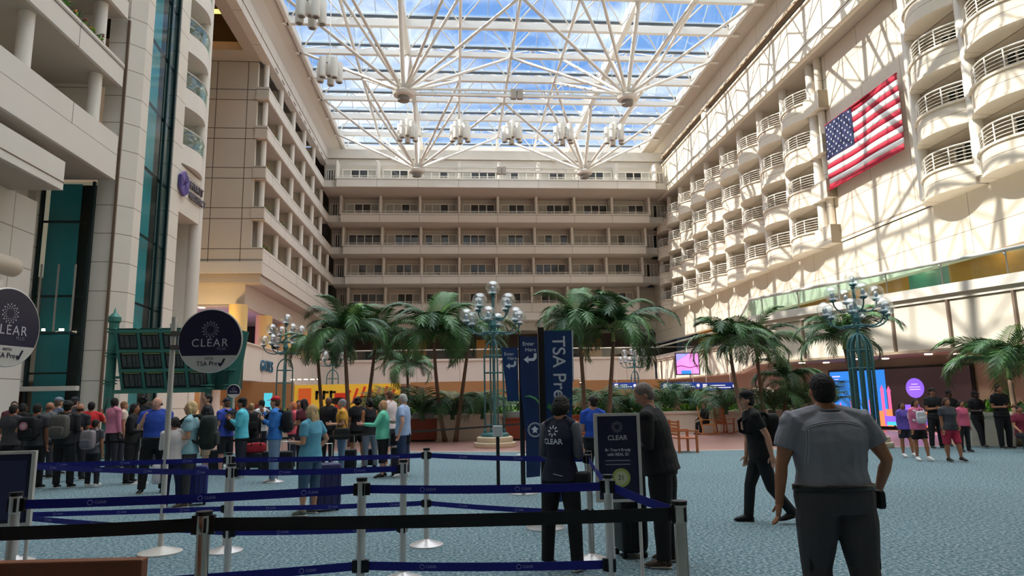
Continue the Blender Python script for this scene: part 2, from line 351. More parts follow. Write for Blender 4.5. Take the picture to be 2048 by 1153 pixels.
# roof-edge beam on the left + ceiling hole
m=M().use(stone_x); m.box((-13.6,-8,25.6),(LX,68,26.2)); m.box((-13.6,-8,26.25),(LX+.05,68,27.1)); m.use(brown)
for k in range(12): m.box((LX-.02,47.5+1.9*k,25.75),(LX+.02,48.3+1.9*k,25.85))
trim(m)
m=M().use(soff); m.box((-24,44.6,25.6),(-13.6,46.2,26.2)); m.box((-24,26,25.6),(-13.6,36,26.2)); m.box((-14.4,36,25.6),(-13.6,44.6,26.2)); m.use(dark).box((-24,36,28.5),(-13,46,28.7)).box((-24,44.7,26.2),(-13.7,44.9,28.5)); struct(m.build('ceiling_left'))
o=M().use(warmglow).box((-20,43.2,27.6),(-14.5,43.5,27.75)).build('strip_light'); tag(o,'warm glowing strip light inside the dark roof recess','light')
# soffit zone beneath the far left building, mezzanine
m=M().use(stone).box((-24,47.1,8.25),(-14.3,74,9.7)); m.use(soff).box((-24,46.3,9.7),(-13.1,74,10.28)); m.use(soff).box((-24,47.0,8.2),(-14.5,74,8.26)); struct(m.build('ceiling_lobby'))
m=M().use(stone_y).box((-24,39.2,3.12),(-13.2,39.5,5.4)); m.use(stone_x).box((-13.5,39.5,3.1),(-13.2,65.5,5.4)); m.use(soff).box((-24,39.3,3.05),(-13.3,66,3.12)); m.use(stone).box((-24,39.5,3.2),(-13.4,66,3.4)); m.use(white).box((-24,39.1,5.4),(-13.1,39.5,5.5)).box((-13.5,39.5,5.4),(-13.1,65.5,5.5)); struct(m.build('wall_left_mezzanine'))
for k in range(5):
    y=46.5+6.2*k; o=struct(M().use(yellowcol).lathe([(.66,5.3),(.6,5.5),(.6,8.2)],(-14.5,y,0),24).build('column_mezzanine',smooth=True,autos=True))
    o=struct(M().use(white).lathe([(.56,0),(.56,3.1)],(-14.5,y-4.5,0),24).build('column_lobby',smooth=True,autos=True))
m=M().use(dark); m.box((-24,40,0),(-23.6,78,9)); m.box((-24,60,5.4),(-16,60.2,8.2)); struct(m.build('wall_lobby_left'))
for q,(x,y) in enumerate([(-17.3,47.6),(-15.2,47.6),(-19.6,47.6)]):
    o=struct(M().use(lampglow).lathe([(.01,8.17),(.22,8.17),(.22,8.2)],(x,y,0),16).build('ceiling_downlight'))
pl=bpy.data.lights.new('purple_wash','POINT'); pl.energy=150; pl.color=(.45,.2,1); pl.shadow_soft_size=.3; po=bpy.data.objects.new('purple_wash',pl); C.objects.link(po); po.location=(-17.5,51.5,6.6)
pl2=bpy.data.lights.new('warm_wash','POINT'); pl2.energy=420; pl2.color=(1,.66,.28); pl2.shadow_soft_size=.3; po=bpy.data.objects.new('warm_wash',pl2); C.objects.link(po); po.location=(-16.2,44.2,6.4)
blu=mat('blue_letter','#2d6a8c',.5)
t=empty('gate_sign',(-13.17,47.4,4.15)); tag(t,'blue raised letters on the cream band behind the lamp post','sign'); text('GATES',1.05,blu,t,(0.03,0,0),(PI/2,0,PI/2),depth=.03,align='LEFT',bold=.01)
# ================================================================ back facade
XB=[-11.75+4.075*k for k in range(9)]
winno=0
def room_window(x0,x1,y,z0,z1,seed,cur=.5):
    """one sliding window: frame with four panes, two behind curtains"""
    global winno
    rnd=random.Random(seed); winno+=1
    m=M().use(winframe); n=4; wd=(x1-x0)/n
    m.box((x0,y-.06,z1-.1),(x1,y+.02,z1)).box((x0,y-.06,z0),(x1,y+.02,z0+.08))
    for k in range(n+1): m.box((x0+k*wd-.05,y-.07,z0),(x0+k*wd+.05,y+.02,z1))
    f=struct(m.build('window_%d'%winno))
    for k in range(n):
        cc=rnd.random()<(.75 if k in (0,3) else .22)
        m=M().use(curtain if cc else (pane if rnd.random()<.97 else warmglow2)); m.add([(x0+k*wd,y-.01,z0),(x0+(k+1)*wd,y-.01,z0),(x0+(k+1)*wd,y-.01,z1),(x0+k*wd,y-.01,z1)],[(0,1,2,3)]); m.build('pane',f)
    return f
warmglow2=mat('lit_room','#b98a55',.6,emit=.2)
bk=mat('back_wall','#c4bbad',.8)
railm=mat('rail_white','#ece7dd',.4)
ironm=mat('iron_dark','#2e2a2a',.5)
plantsBal=[]
for i,z in enumerate(Zs):
    Y=Yend[i]; top=z+(1.9 if i==0 else .92); zt=Zs[i+1] if i<4 else 25.55
    m=M()
    if i==0:
        m.use(band).box((-11.7,Y,z),(22.6,Y+1.8,z+.85)); m.use(brown).box((-11.7,Y+.03,z+.84),(22.6,Y+1.8,z+.9)); m.use(stone_y).box((-11.7,Y,z+.89),(20.9,Y+1.8,z+1.9))
        m.use(band).box((-13.2,Y+.5,z),(-11.7,Y+2,z+.85)).box((-13.2,Y+.5,z+.9),(-11.7,Y+2,z+1.8))
    else:
        m.use(stone_y).box((-11.7,Y,z),(20.8,Y+1.8,z+.74)); m.use(brown).box((-11.7,Y+.03,z+.73),(20.8,Y+1.8,z+.79)); m.use(stone_y).box((-11.7,Y-.02,z+.78),(20.8,Y+1.8,z+.92)); m.use(stone).box((-13.2,Y+.5,z+.06),(-11.7,Y+2,z+.8)).box((20.8,Y+.7,z+.06),(23.3,Y+2,z+.8))
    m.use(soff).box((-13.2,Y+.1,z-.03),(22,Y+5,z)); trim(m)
    Yw=Y+1.5
    m=M().use(bk); m.box((-13.2,Yw+.03,z+.5),(23.3,Yw+.2,zt)); struct(m.build('wall_back'))
    for k in range(8):
        x0=XB[k]+.28; x1=XB[k+1]-.28
        room_window(x0+.12,x1-.02,Yw,top-.3,zt-.5,i*10+k)
        # divider wall with a rounded pale end
    for k in range(9):
        o=struct(M().use(white if k else stone).box((XB[k]-.12,Y+.25,top-.1),(XB[k]+.12,Yw+.05,zt)).tube([(XB[k],Y+.28,top-.1),(XB[k],Y+.28,zt)],.15,10).build('pillar_back',smooth=True,autos=True))
    room_window(-13.0,-12.05,Yw,top-.2,zt-.5,i*10+9)
    if i>0: room_window(21.2,22.9,Yw,top-.2,zt-.5,i*10+8)
    for k in range(8):
        m=M().use(railm); x0=XB[k]+.15; x1=XB[k+1]-.15
        for q,zz in enumerate((.1,.26)): m.beam((x0,Y+.14,top+zz),(x1,Y+.14,top+zz),.05 if q else .035)
        for p in range(4): m.beam((x0+(x1-x0)*(p+.5)/4,Y+.14,top-.02),(x0+(x1-x0)*(p+.5)/4,Y+.14,top+.26),.035)
        o=m.build('balcony_railing'); tag(o,'white two-bar rail of the rear facade, counted up and from left, row %s, bay %s'%(ORD[i],ORD[k]),'railing','railings of the back facade')
# wall above the back facade
m=M().use(band); m.box((-13.2,67.9,25.55),(23.3,68.1,26.3)); m.use(stone).box((-13.2,67.7,26.35),(23.3,68.2,27.3)); m.use(stone_y).box((-13.2,71.3,27.2),(23.3,71.5,28.6)); m.use(soff).box((-13.2,68.1,27.2),(23.3,71.3,27.25)); struct(m.build('wall_back_top'))
# zone beneath the back facade
m=M().use(stone).box((-14,76.4,9.3),(23.3,76.7,10.3)); m.use(soff).box((-14,74.8,10.1),(23.3,76.5,10.22)); m.use(mat('lobby_dark','#4a3a30',.7)).box((-24,81,5),(27,81.3,10)); m.use(stone).box((-24,81,0),(27,81.3,5)); m.use(soff).box((-24,76.6,9.25),(27,81,9.4)); struct(m.build('wall_back_lobby'))
for x in (-6,2.5,9,15):
    m=M().use(wood).box((x,80.7,5.5),(x+2.6,80.95,8.6)); t=m.build('door_%d'%(int(x)+7)); struct(t)
m=M().use(stone_y).box((-13.4,65.5,3.2),(19.5,65.8,5.45)); m.use(band).box((-13.4,65.4,5.3),(19.5,65.9,5.5)); m.use(soff).box((-24,65.6,3.1),(24,81,3.3)); m.use(stone).box((-24,65.6,5.0),(24,81,5.1)); struct(m.build('wall_back_mezzanine'))
m=M().use(clear_glass).add([(-13.2,65.6,5.5),(19.5,65.6,5.5),(19.5,65.6,6.35),(-13.2,65.6,6.35)],[(0,1,2,3)]); m.use(railm).tube([(-13.2,65.6,6.38),(19.5,65.6,6.38)],.05,8); o=m.build('glass_balustrade'); tag(o,'straight glass balustrade with white handrail along the rear mezzanine','balustrade')
for k in range(6): 
    x=-9+5.5*k; struct(M().use(white).lathe([(.5,0),(.5,3.1)],(x,66.6,0),20).build('column_lobby',smooth=True,autos=True))
# ================================================================ right wall
RX=23.2; RB=[10.55,13.42,16.29,19.16]; FAR=[41.3+3.65*k for k in range(9)]; NEAR=[28.4-3.6*k for k in range(4)]
y0a,y1a=NEAR[-1]-1.85,NEAR[0]+1.85; y0b,y1b=FAR[0]-1.85,FAR[-1]+1.85
m=M().use(stone_right)
for a,b in ((-8,y0a),(y1a,y0b),(y1b,77)): m.box((RX,a,10.8),(RX+.6,b,22.65))
m.box((RX,-8,7.65),(RX+.6,77,10.55)); m.use(brown).box((RX-.02,-8,10.76),(RX+.02,y1a,10.82)).box((RX-.02,y1a,10.76),(RX+.02,y0b,10.82)); m.use(stone_right).box((RX,y0a,10.55),(RX+.3,y1a,10.8)).box((RX,y0b,10.55),(RX+.3,y1b,10.8)); m.box((RX-.06,-8,10.6),(RX,77,10.76))
struct(m.build('wall_right'))
m=M().use(mat('recess_wall','#cfc3b1',.8))
for a,b in ((y0a,y1a),(y0b,y1b)):
    m.box((24.3,a,10.5),(24.5,b,22.7))
    for z in RB: m.box((RX,a,z),(24.3,b,z+.95))
struct(m.build('wall_right_recess'))
# fascia of the top deck, its opening and the wall above
m=M().use(stone_right).box((22.1,-8,22.65),(22.4,76,26.0)); m.use(soff).box((22.2,-8,22.68),(24.3,76,22.9)); m.use(brown).box((22.08,-8,23.35),(22.12,76,23.4)); m.use(stone_right).box((22.05,-8,22.65),(22.12,76,23.3)).box((22.0,-8,25.85),(22.45,76,26.0)); trim(m)
m=M().use(stone_right); m.box((22.2,-8,26.75),(22.6,76,28.6)); m.use(mat('beam_tan','#b39b80',.7)).box((22.05,-8,26.62),(22.3,76,26.8)); m.use(stone_right).box((22.1,54.6,26),(22.5,56,26.7)).box((22.1,69,26),(22.5,76,26.7)).box((22.1,30,26),(22.5,31,26.7)); m.use(dark).box((25.5,-8,22.9),(25.7,76,28)); struct(m.build('wall_right_top'))
# one bowed balcony and its copies
def bow(k,off=0): return [( -.42-off-.62*math.cos(PI*t/2)**1.0 if False else -(.42+off+.66*(1-(t)**2)), 1.62*t) for t in [(-1+2*j/k) for j in range(k+1)]]
def make_balcony():
    t=empty('bowed_balcony')
    P=[(0.05,1.62)]+[(x,y) for x,y in bow(12)][::-1]+[(0.05,-1.62)]
    Q=[(0.05,1.72)]+[(x-.07,y*1.05) for x,y in bow(12)][::-1]+[(0.05,-1.72)]
    m=M().use(stone_right).prism(P,.06,1.12).prism(Q,0,.14).prism(Q,1.08,1.18); m.build('parapet',t)
    m=M().use(railm); B=[(x+.05,y*.97) for x,y in bow(12)]
    for z in (1.36,1.52,1.68,1.84): m.tube([(x,y,z) for x,y in B],.018,5)
    m.tube([(0,-1.57,2.02)]+[(x,y,2.02) for x,y in B]+[(0,1.57,2.02)],.035,6)
    for j in range(0,13,3): m.tube([(B[j][0],B[j][1],1.15),(B[j][0],B[j][1],2.02)],.03,6)
    for s in (-1,1):
        for z in (1.36,1.52,1.68,1.84): m.tube([(0,s*1.57,z),(B[0][0],s*1.57,z)],.018,5)
    m.build('railing',t); return t
def make_slider():
    m=M().use(winframe); y0,y1=-1.15,1.15; z0,z1=.95,2.8
    m.box((-.06,y0,z1-.08),(.02,y1,z1))
    for k in range(5): y=y0+(y1-y0)*k/4; m.box((-.07,y-.04,z0),(.02,y+.04,z1))
    f=m.build('window_90'); f['kind']='structure'
    for k in range(4):
        a=y0+(y1-y0)*k/4; M().use(pane if k in (1,2,3) else curtain).add([(0,a,z0),(0,a+.57,z0),(0,a+.57,z1),(0,a,z1)],[(3,2,1,0)]).build('pane',f)
    return f
b0=make_balcony(); w0=make_slider(); first=True; wn=200
rowname=['lowest','second lowest','third','topmost']
for cl,ys in (('far',FAR),('near',NEAR)):
    for r,z in enumerate(RB):
        for k,y in enumerate(ys):
            o=b0 if first else dup(b0); o.location=(RX,y,z); wv=w0 if first else dup(w0); wv.location=(24.28,y,z+.0); first=False
            wv.name='window_%d'%wn; wn+=1
            tag(o,('sunlit bowed balcony, %s row, %s going away from the flag toward the back wall'%(rowname[r],ORD[k])) if cl=='far' else ('large bowed balcony nearer than the flag, %s row, %s from the flag'%(rowname[r],ORD[k])),'balcony','bowed balconies '+('beyond' if cl=='far' else 'before')+' the flag')
            o['kind']='thing'
for a,ys in ((1,FAR),(0,NEAR)):
    for k in range(len(ys)+1):
        y=(ys[0]-1.83+3.65*k) if a else (ys[0]+1.83-3.6*k)
        m=M().use(white).tube([(23.0,y,10.9),(23.0,y,22.7)],.27,16); m.use(mat('recess_wall','#cfc3b1',.8)).box((23.2,y-.08,10.8),(24.3,y+.08,22.7)); 
        if a and k==0:
            s=-1 if a else 1
            m.use(stone_right).tube([(23.0,y+s*.95,10.9),(23.0,y+s*.95,22.7)],.22,12)
            for z in RB: m.box((22.55,y-.3+min(0,s*1.2),z),(23.25,y+.3+max(0,s*1.2),z+1.15))
        struct(m.build('column_right',smooth=True,autos=True))
# ---------------------------------------------------------------- flag
red=mat('flag_red','#b01c36',.7); wh=mat('flag_white','#ece9e6',.7); navy=mat('flag_navy','#20264f',.7)
t=empty('flag',(23.0,34.6,15.9)); tag(t,'large national flag with red and white stripes hanging on the sunlit wall','flag')
W2,H2=3.45,2.05
def fx(u,v): return -.10-.05*math.sin(u*9+v*2)-.10*v*v
def fgrid(m,u0,u1,v0,v1,nu,nv,off=0):   # u: 0 at far end .. 1 near, v: 0 top .. 1 bottom
    vs=[(fx(u0+(u1-u0)*i/nu,v0+(v1-v0)*j/nv)-off, W2-2*W2*(u0+(u1-u0)*i/nu), H2-2*H2*(v0+(v1-v0)*j/nv)) for j in range(nv+1) for i in range(nu+1)]
    m.add(vs,[(j*(nu+1)+i,j*(nu+1)+i+1,(j+1)*(nu+1)+i+1,(j+1)*(nu+1)+i) for j in range(nv) for i in range(nu)])
m=M()
for k in range(13): m.use(red if k%2==0 else wh); fgrid(m,0,1,k/13,(k+1)/13,24,2)
o=m.build('striped_cloth',t,smooth=True); sm=o.modifiers.new('s','SOLIDIFY'); sm.thickness=.02
m=M().use(navy); fgrid(m,0,.4,0,7/13,12,8,.05); m.build('canton',t,smooth=True)
for r in range(9):
    for c in range(6 if r%2==0 else 5):
        u=.4*((c+.5+(0 if r%2==0 else .5))/6); v=7/13*(r+.75)/9.5; cy0=W2-2*W2*u; cz=H2-2*H2*v; vs=[(fx(u,v)-.07,cy0,cz)]
        for q in range(10):
            rr=.085 if q%2==0 else .034; a=PI/2+q*PI/5; vs.append((fx(u,v)-.07,cy0-rr*math.cos(a),cz+rr*math.sin(a)))
        M().use(wh).add(vs,[(0,1+q,1+(q+1)%10) for q in range(10)]).build('star',t)
M().use(red).tube([(-.12,W2,H2+.02),(-.12,-W2,H2+.02)],.05,8).build('hem_rod',t); M().use(red).tube([(-.25,W2,-H2),(-.25,-W2,-H2)],.06,8).build('hem_rod',t)
# ================================================================ terrace on the right
def TL(y): return 18.55-.33*(y-20.7)
T0=(TL(6),6.0); T1=(TL(32.4),32.4); T2=(19.6,46.0); T3=(19.6,65.5)
def wallseg(m,p,q,z0,z1,th=.2,off=0):
    p=Vector(p); q=Vector(q); d=(q-p).normalized(); nn=Vector((d.y,-d.x)); nn=nn if nn.x>0 else -nn
    p=p+nn*off; q=q+nn*off; a=[p,q,q+nn*th,p+nn*th]
    m.add([(v.x,v.y,z) for z in (z0,z1) for v in a],[(3,2,1,0),(4,5,6,7),(0,1,5,4),(1,2,6,5),(2,3,7,6),(3,0,4,7)])
panel=mat('terrace_panel','#ded4c4',.6,noise=.04,nscale=.4)
m=M()
for p,q in ((T0,T1),(T1,T2),(T2,T3)):
    m.use(panel); wallseg(m,p,q,3.12,4.95,.2,.12); m.use(band); wallseg(m,p,q,4.95,5.15,.25,.05); wallseg(m,p,q,5.15,5.5,.3,-.08); m.use(brown); wallseg(m,p,q,4.93,4.97,.2,.1); m.use(stone); wallseg(m,p,q,3.08,3.14,.3,.02)
poly=[T0,T1,T2,T3,(26,65.5),(26,6)]
m.use(mat('terrace_soffit','#a8937d',.7,noise=.05)); m.prism(poly,3.1,3.2); m.use(stone).prism([(a+.3,b) if a<25 else (a,b) for a,b in poly],5.2,5.3); struct(m.build('wall_right_terrace'))
tn=40
k=0; y=8.0
while y<32.4:
    m=M().use(mat('panel_divider','#7d6a5c',.6)); d=Vector((-.33,1)).normalized(); px=TL(y); m.box((px+.04,y-.05,3.12),(px+.2,y+.05,4.95)); tn+=1; struct(m.build('trim_%d'%tn)); y+=2.15
for q in range(5): m=M().use(mat('panel_divider','#7d6a5c',.6)); m.box((19.66,48+4*q,3.12),(19.75,48.1+4*q,4.95)); tn+=1; struct(m.build('trim_%d'%tn))
# glass rail of the terrace
t=empty('glass_balustrade'); tag(t,'long angled glass balustrade with metal handrail on the right terrace','balustrade')
m=M().use(green_glass)
for p,q in ((T0,T1),(T1,T2),(T2,T3)): m.add([(p[0],p[1],5.5),(q[0],q[1],5.5),(q[0],q[1],6.28),(p[0],p[1],6.28)],[(0,1,2,3)])
m.build('glass',t)
chrome=mat('brushed_steel','#c9c6c0',.3,metal=.9)
m=M().use(mat('rail_metal','#d6d3cc',.35,metal=.3)).tube([T0+(6.33,),T1+(6.33,),T2+(6.33,),T3+(6.33,)],.075,10); m.build('handrail',t,smooth=True)
m=M().use(chrome); y=8
while y<32: m.tube([(TL(y),y,5.5),(TL(y),y,6.3)],.025,6); m.ell((TL(y)-.03,y,6.2),.06,8,6); y+=2.15
m.build('post',t)
# restaurant level behind the terrace
m=M().use(wood).box((24.3,6,5.3),(24.45,31,8.6)).box((24.3,34,5.3),(24.45,46,8.6)).box((24.3,50,5.3),(24.45,66,8.6)); m.use(mat('teal_wall','#4e8f86',.5)).box((24.3,31,5.3),(24.45,34,8.6)).box((24.3,46,5.3),(24.45,50,8.6)); m.use(dark).box((23.8,5,8.5),(28,77,8.6)).box((24.2,22.3,5.3),(24.35,24.6,8.5)); struct(m.build('wall_right_restaurant'))
o=M().use(mat('menu_white','#d8ded9',.5)).box((24.12,19.4,6.2),(24.15,20.6,7.3)).build('notice_board'); tag(o,'pale notice board on the teal wall at the right edge of the terrace','notice'); M().use(dark).box((24.1,19.55,6.8),(24.12,20.45,7.15)).build('notice_print',o)
M().use(mat('teal_wall','#4e8f86',.5)).box((24.17,18.6,5.3),(24.3,21.8,8.4)).build('wall_right_teal')
struct(bpy.data.objects['wall_right_teal'])
for i,(x,y) in enumerate([(23.75,20),(23.75,27.5),(23.75,33.0),(23.75,39)]):
    pl=bpy.data.lights.new('restaurant_lamp','POINT'); pl.energy=110; pl.color=(1,.74,.42); pl.shadow_soft_size=.2; po=bpy.data.objects.new('restaurant_lamp',pl); C.objects.link(po); po.location=(x,y,7.9)
    o=M().use(lampglow).lathe([(.01,8.45),(.12,8.45),(.12,8.49)],(x,y,0),12).build('ceiling_downlight'); struct(o)
# soft armchairs/plants on terrace: a small bush seen at the rail
# underneath the terrace: back wall, screens and downlights
def UL(y): return 22.1-.33*(y-20.7)
m=M().use(mat('under_wall','#a99a8c',.7)); wallseg(m,(UL(4),4),(UL(36),36),0,3.1,.2); wallseg(m,(UL(36),36),(22,50),0,3.1,.2); m.box((22,50,0),(22.2,80,3.1)); struct(m.build('wall_right_lobby'))
for y in (19,22,25,28,31):
    for off in (1.2,2.4):
        struct(M().use(lampglow).lathe([(.01,3.06),(.14,3.06),(.14,3.1)],(TL(y)+off,y,0),12).build('ceiling_downlight'))
    pl=bpy.data.lights.new('downlight','SPOT'); pl.energy=55; pl.color=(1,.86,.66); pl.spot_size=R(110); pl.shadow_soft_size=.12; po=bpy.data.objects.new('downlight',pl); C.objects.link(po); po.location=(TL(y)+1.8,y,3.0)
# big advertising screen on the wall
scol=lambda n,c,e: mat(n,c,.5,emit=e)
t=empty('video_wall',(UL(28.7)-.15,28.7,1.45),math.atan2(1,-.33)+PI); tag(t,'wide glowing video wall with blue sky and pink skyline picture','screen')
# local +x runs toward the viewer side, picture spans 6.9 m
def sq(m,x0,x1,z0,z1,y=-.06): m.add([(x0,y,z0),(x1,y,z0),(x1,y,z1),(x0,y,z1)],[(0,1,2,3)])
m=M().use(black).box((-3.5,-.04,-1.4),(3.5,.06,1.3)); m.build('frame',t)
m=M().use(scol('scr_blue','#2f86e8',1.0)); sq(m,-3.4,-.4,-1.3,1.2); m.use(scol('scr_dark','#3a2c2e',.5)); sq(m,-.4,3.4,-1.3,1.2)
m.use(scol('scr_pink','#e86aa8',1.0))
rs=random.Random(4)
for k in range(9):
    x=-3.0+.33*k; h=rs.uniform(-.8,.55); sq(m,x,x+.16,-1.3,h,-.07); m.add([(x-.03,-.07,h),(x+.19,-.07,h),(x+.08,-.07,h+.25)],[(0,1,2)])
m.use(scol('scr_orange','#f0905a',1.0))
for k in range(12): x=-2.6+.42*k; sq(m,x,x+.3,-1.3,-.75+.25*math.sin(k*1.7),-.075)
m.use(scol('scr_violet','#8a62e8',1.1)); sq(m,-.6,3.2,-1.2,-.85,-.08); sq(m,.2,1.1,-.85,-.35,-.08)
m.add([(1.0+.42*math.cos(a*PI/12),-.085,.35+.42*math.sin(a*PI/12)) for a in range(24)],[tuple(range(24))])
m.use(scol('scr_cyan','#46d0e0',1.0)); sq(m,-.5,.4,-1.25,-1.1,-.09)
m.use(scol('scr_pale','#f3d8ff',1.0)); sq(m,.85,1.15,.5,.53,-.09); sq(m,.75,1.25,.38,.41,-.09); sq(m,.75,1.25,.28,.31,-.09); sq(m,-3.25,-2.8,.95,1.0,-.07); sq(m,-3.25,-2.9,.82,.85,-.07)
m.build('picture',t)
# orange lit doorway at the far right
m=M().use(mat('orange_lit','#f0962a',.6,emit=.7)); y=17.4; m.box((UL(y)-.12,y-1.0,0.05),(UL(y)-.06,y+.3,2.3)); struct(m.build('door_8')); 
# hanging pink screen, blue overhead direction signs
def hang_screen(loc,rz,w,h,label):
    t=empty('hanging_screen',loc,rz); tag(t,label,'screen'); M().use(black).box((-w/2-.06,0,-h/2-.06),(w/2+.06,.12,h/2+.06)).build('frame',t)
    m=M().use(scol('scr_rose','#e98ad8',1.0)); sq(m,-w/2,w/2,-h/2,h/2,-.01); m.use(scol('scr_lilac','#8f8cf0',1.0)); m.add([(-w/2,-.015,.1*h),(.1*w,-.015,.5*h),(-w/2,-.015,.5*h)],[(0,1,2)]); m.use(scol('scr_blue','#2f86e8',1.0)); sq(m,-.3*w,.15*w,-h/2,-.33*h,-.02); m.use(scol('scr_plum','#8a3f7d',.8))
    for k in range(6): m.add([(-w/2+k*w/6,-.018,-.12*h+.05*h*math.sin(k*1.3)),(-w/2+(k+1)*w/6,-.018,-.12*h+.05*h*math.sin((k+1)*1.3)),(-w/2+(k+1)*w/6,-.018,-.17*h+.05*h*math.sin((k+1)*1.3)),(-w/2+k*w/6,-.018,-.17*h+.05*h*math.sin(k*1.3))],[(0,1,2,3)])
    m.build('picture',t); M().use(steelw).tube([(0,.06,h/2),(0,.06,h/2+.5)],.04,8).build('hanger',t)
p=AY(1375,728,41); hang_screen((p.x,41,p.z),R(-8),1.35,1.25,'glowing pink and lilac screen hanging among the palms')
bl=mat('sign_blue','#1f3f9a',.5,emit=.35); wt=mat('sign_white','#e8ecf5',.5,emit=.6)
for px,py,Y,wd,txt,lab in ((1362,772,40,2.4,'Gates  1-59','blue overhead sign behind the fern, beneath the pink screen'),(1438,773,36,2.0,'Food  Shops','blue overhead sign right of the first palm trunk'),(1250,772,44,1.6,'Exit','blue overhead sign behind the tall man in black')):
    p=AY(px,py,Y); t=M().use(bl).box((-wd/2,0,-.2),(wd/2,.12,.2)).build('direction_sign'); t.location=p; tag(t,lab,'sign')
    m=M().use(wt).box((-wd/2+.1,-.015,-.13),(-wd/2+.34,-.005,.13)).build('pictogram',t); m=M().use(wt)
    for q in range(2): m.box((-wd/2+.5,-.012,-.1+.12*q),(wd/2-.35-.3*q,-.004,-.05+.12*q))
    m.build('small_print',t); M().use(wt).add([(wd/2-.15+.1*math.cos(a*PI/8),-.012,.1*math.sin(a*PI/8)) for a in range(16)],[tuple(range(16))]).build('round_pictogram',t)
    M().use(steelw).tube([(-wd/3,.06,.2),(-wd/3,.06,1.0)],.02,6).tube([(wd/3,.06,.2),(wd/3,.06,1.0)],.02,6).build('hanger',t)
# ================================================================ skylight
ZB=28.5; YG=[71.2-4.18*k for k in range(17)]
bluegrey=mat('roof_glazing_bar','#c3ccd4',.4,metal=.2)
for k,y in enumerate(YG):
    m=M().use(steelw).box((-12.6,y-.17,ZB),(21.6,y+.17,ZB+(.55 if k%2==0 else .38))); m.use(bluegrey).box((-11.8,y-.16,ZB+.85),(20.8,y+.16,ZB+.95)); m.use(mat('gutter_dark','#5d6770',.5)).box((-11.8,y-.08,ZB+.75),(20.8,y+.1,ZB+.86)); m.use(steelw)
    if k<16:
        yb=YG[k+1]; ym=(y+yb)/2
        for i in range(9):
            x=XB[i]
            for s in (-1,1):
                if XB[0]-.1<=x+s*2.04<=XB[8]+.1: 
                    m.tube([(x,y,ZB+.4),(x+s*2.04,ym,ZB+1.9)],.055,6); m.tube([(x,yb,ZB+.4),(x+s*2.04,ym,ZB+1.9)],.055,6)
        m.tube([(XB[0],ym,ZB+1.95),(XB[8],ym,ZB+1.95)],.05,6)
    o=m.build('roof_beam'); tag(o,'white cross beam of the glass roof, %s counted from the back wall'%ORD[k],'beam','cross beams of the glass roof'); o['kind']='structure'
for i,x in enumerate(XB):
    m=M().use(steelw)
    if i in (2,6): m.box((x-.2,YG[-1],ZB-.05),(x+.2,YG[0],ZB+.85))
    else: m.tube([(x,YG[-1],ZB+.08),(x,YG[0],ZB+.08)],.12,10)
    o=m.build('roof_purlin'); o['kind']='structure'
for k in range(16):
    ya,yb=YG[k],YG[k+1]; ym=(ya+yb)/2
    m=M().use(roof_glass); zz=ZB+.95; zr=ZB+2.1
    m.add([(XB[0],ya,zz),(XB[8],ya,zz),(XB[8],ym,zr),(XB[0],ym,zr),(XB[8],yb,zz),(XB[0],yb,zz)],[(0,1,2,3),(3,2,4,5)])
    m.add([(XB[0],ya,zz),(XB[0],ym,zr),(XB[0],yb,zz)],[(0,1,2)]); m.add([(XB[8],ya,zz),(XB[8],ym,zr),(XB[8],yb,zz)],[(0,1,2)])
    m.use(bluegrey)
    for j in range(17):
        x=XB[0]+j*(XB[8]-XB[0])/16; m.beam((x,ya,zz+.03),(x,ym,zr+.03),.05,.08); m.beam((x,ym,zr+.03),(x,yb,zz+.03),.05,.08)
    m.beam((XB[0],ym,zr+.03),(XB[8],ym,zr+.03),.09,.12)
    struct(m.build('window_%d'%(k+300)))
# coved ceiling strips between the walls and the roof opening
cove=mat('cove_plaster','#cdc3b6',.8,noise=.04,nscale=.3)
for side,x0,z0,x1 in ((0,-13.0,27.1,-11.95),(1,22.3,28.55,20.95)):
    for k in range(16):
        ya,yb=YG[k]-.0,YG[k+1]+.0; m=M().use(cove); pr=[(x0,z0),(x0+(x1-x0)*.35,z0+(ZB+.1-z0)*.75),(x1,ZB+.25),(x1,ZB+.9),(x0-.4 if side==0 else x0+.4,ZB+.9),(x0-.4 if side==0 else x0+.4,z0)]
        if side: pr=pr[::-1]
        m.prism([(a,b) for a,b in pr],yb,ya,ax='y'); m.use(white).box((min(x1,x1),yb,ZB),(x1+.18,ya,ZB+.3)) if side==0 else m.use(white).box((x1-.18,yb,ZB),(x1,ya,ZB+.3)); struct(m.build('ceiling_cove'))
m=M().use(cove).box((-24,71.3,28.5),(30,84,28.8)).box((-24,-8,28.9),(-11.8,71.3,29.4)).box((20.8,-8,28.9),(30,71.3,29.4)).box((-24,-8,28.5),(30,YG[-1]-.2,28.9)); struct(m.build('ceiling'))
m=M().use(stone).box((-24,-8.3,0),(30,-8,29)).box((29.8,-8,0),(30,84,29)).box((-24.3,-8,0),(-24,84,29)).box((-24,84,0),(30,84.3,29)); struct(m.build('wall_outer'))
m=M().use(soff).box((-13,-8,5.2),(24,-1.0,5.5)); struct(m.build('ceiling_entry'))
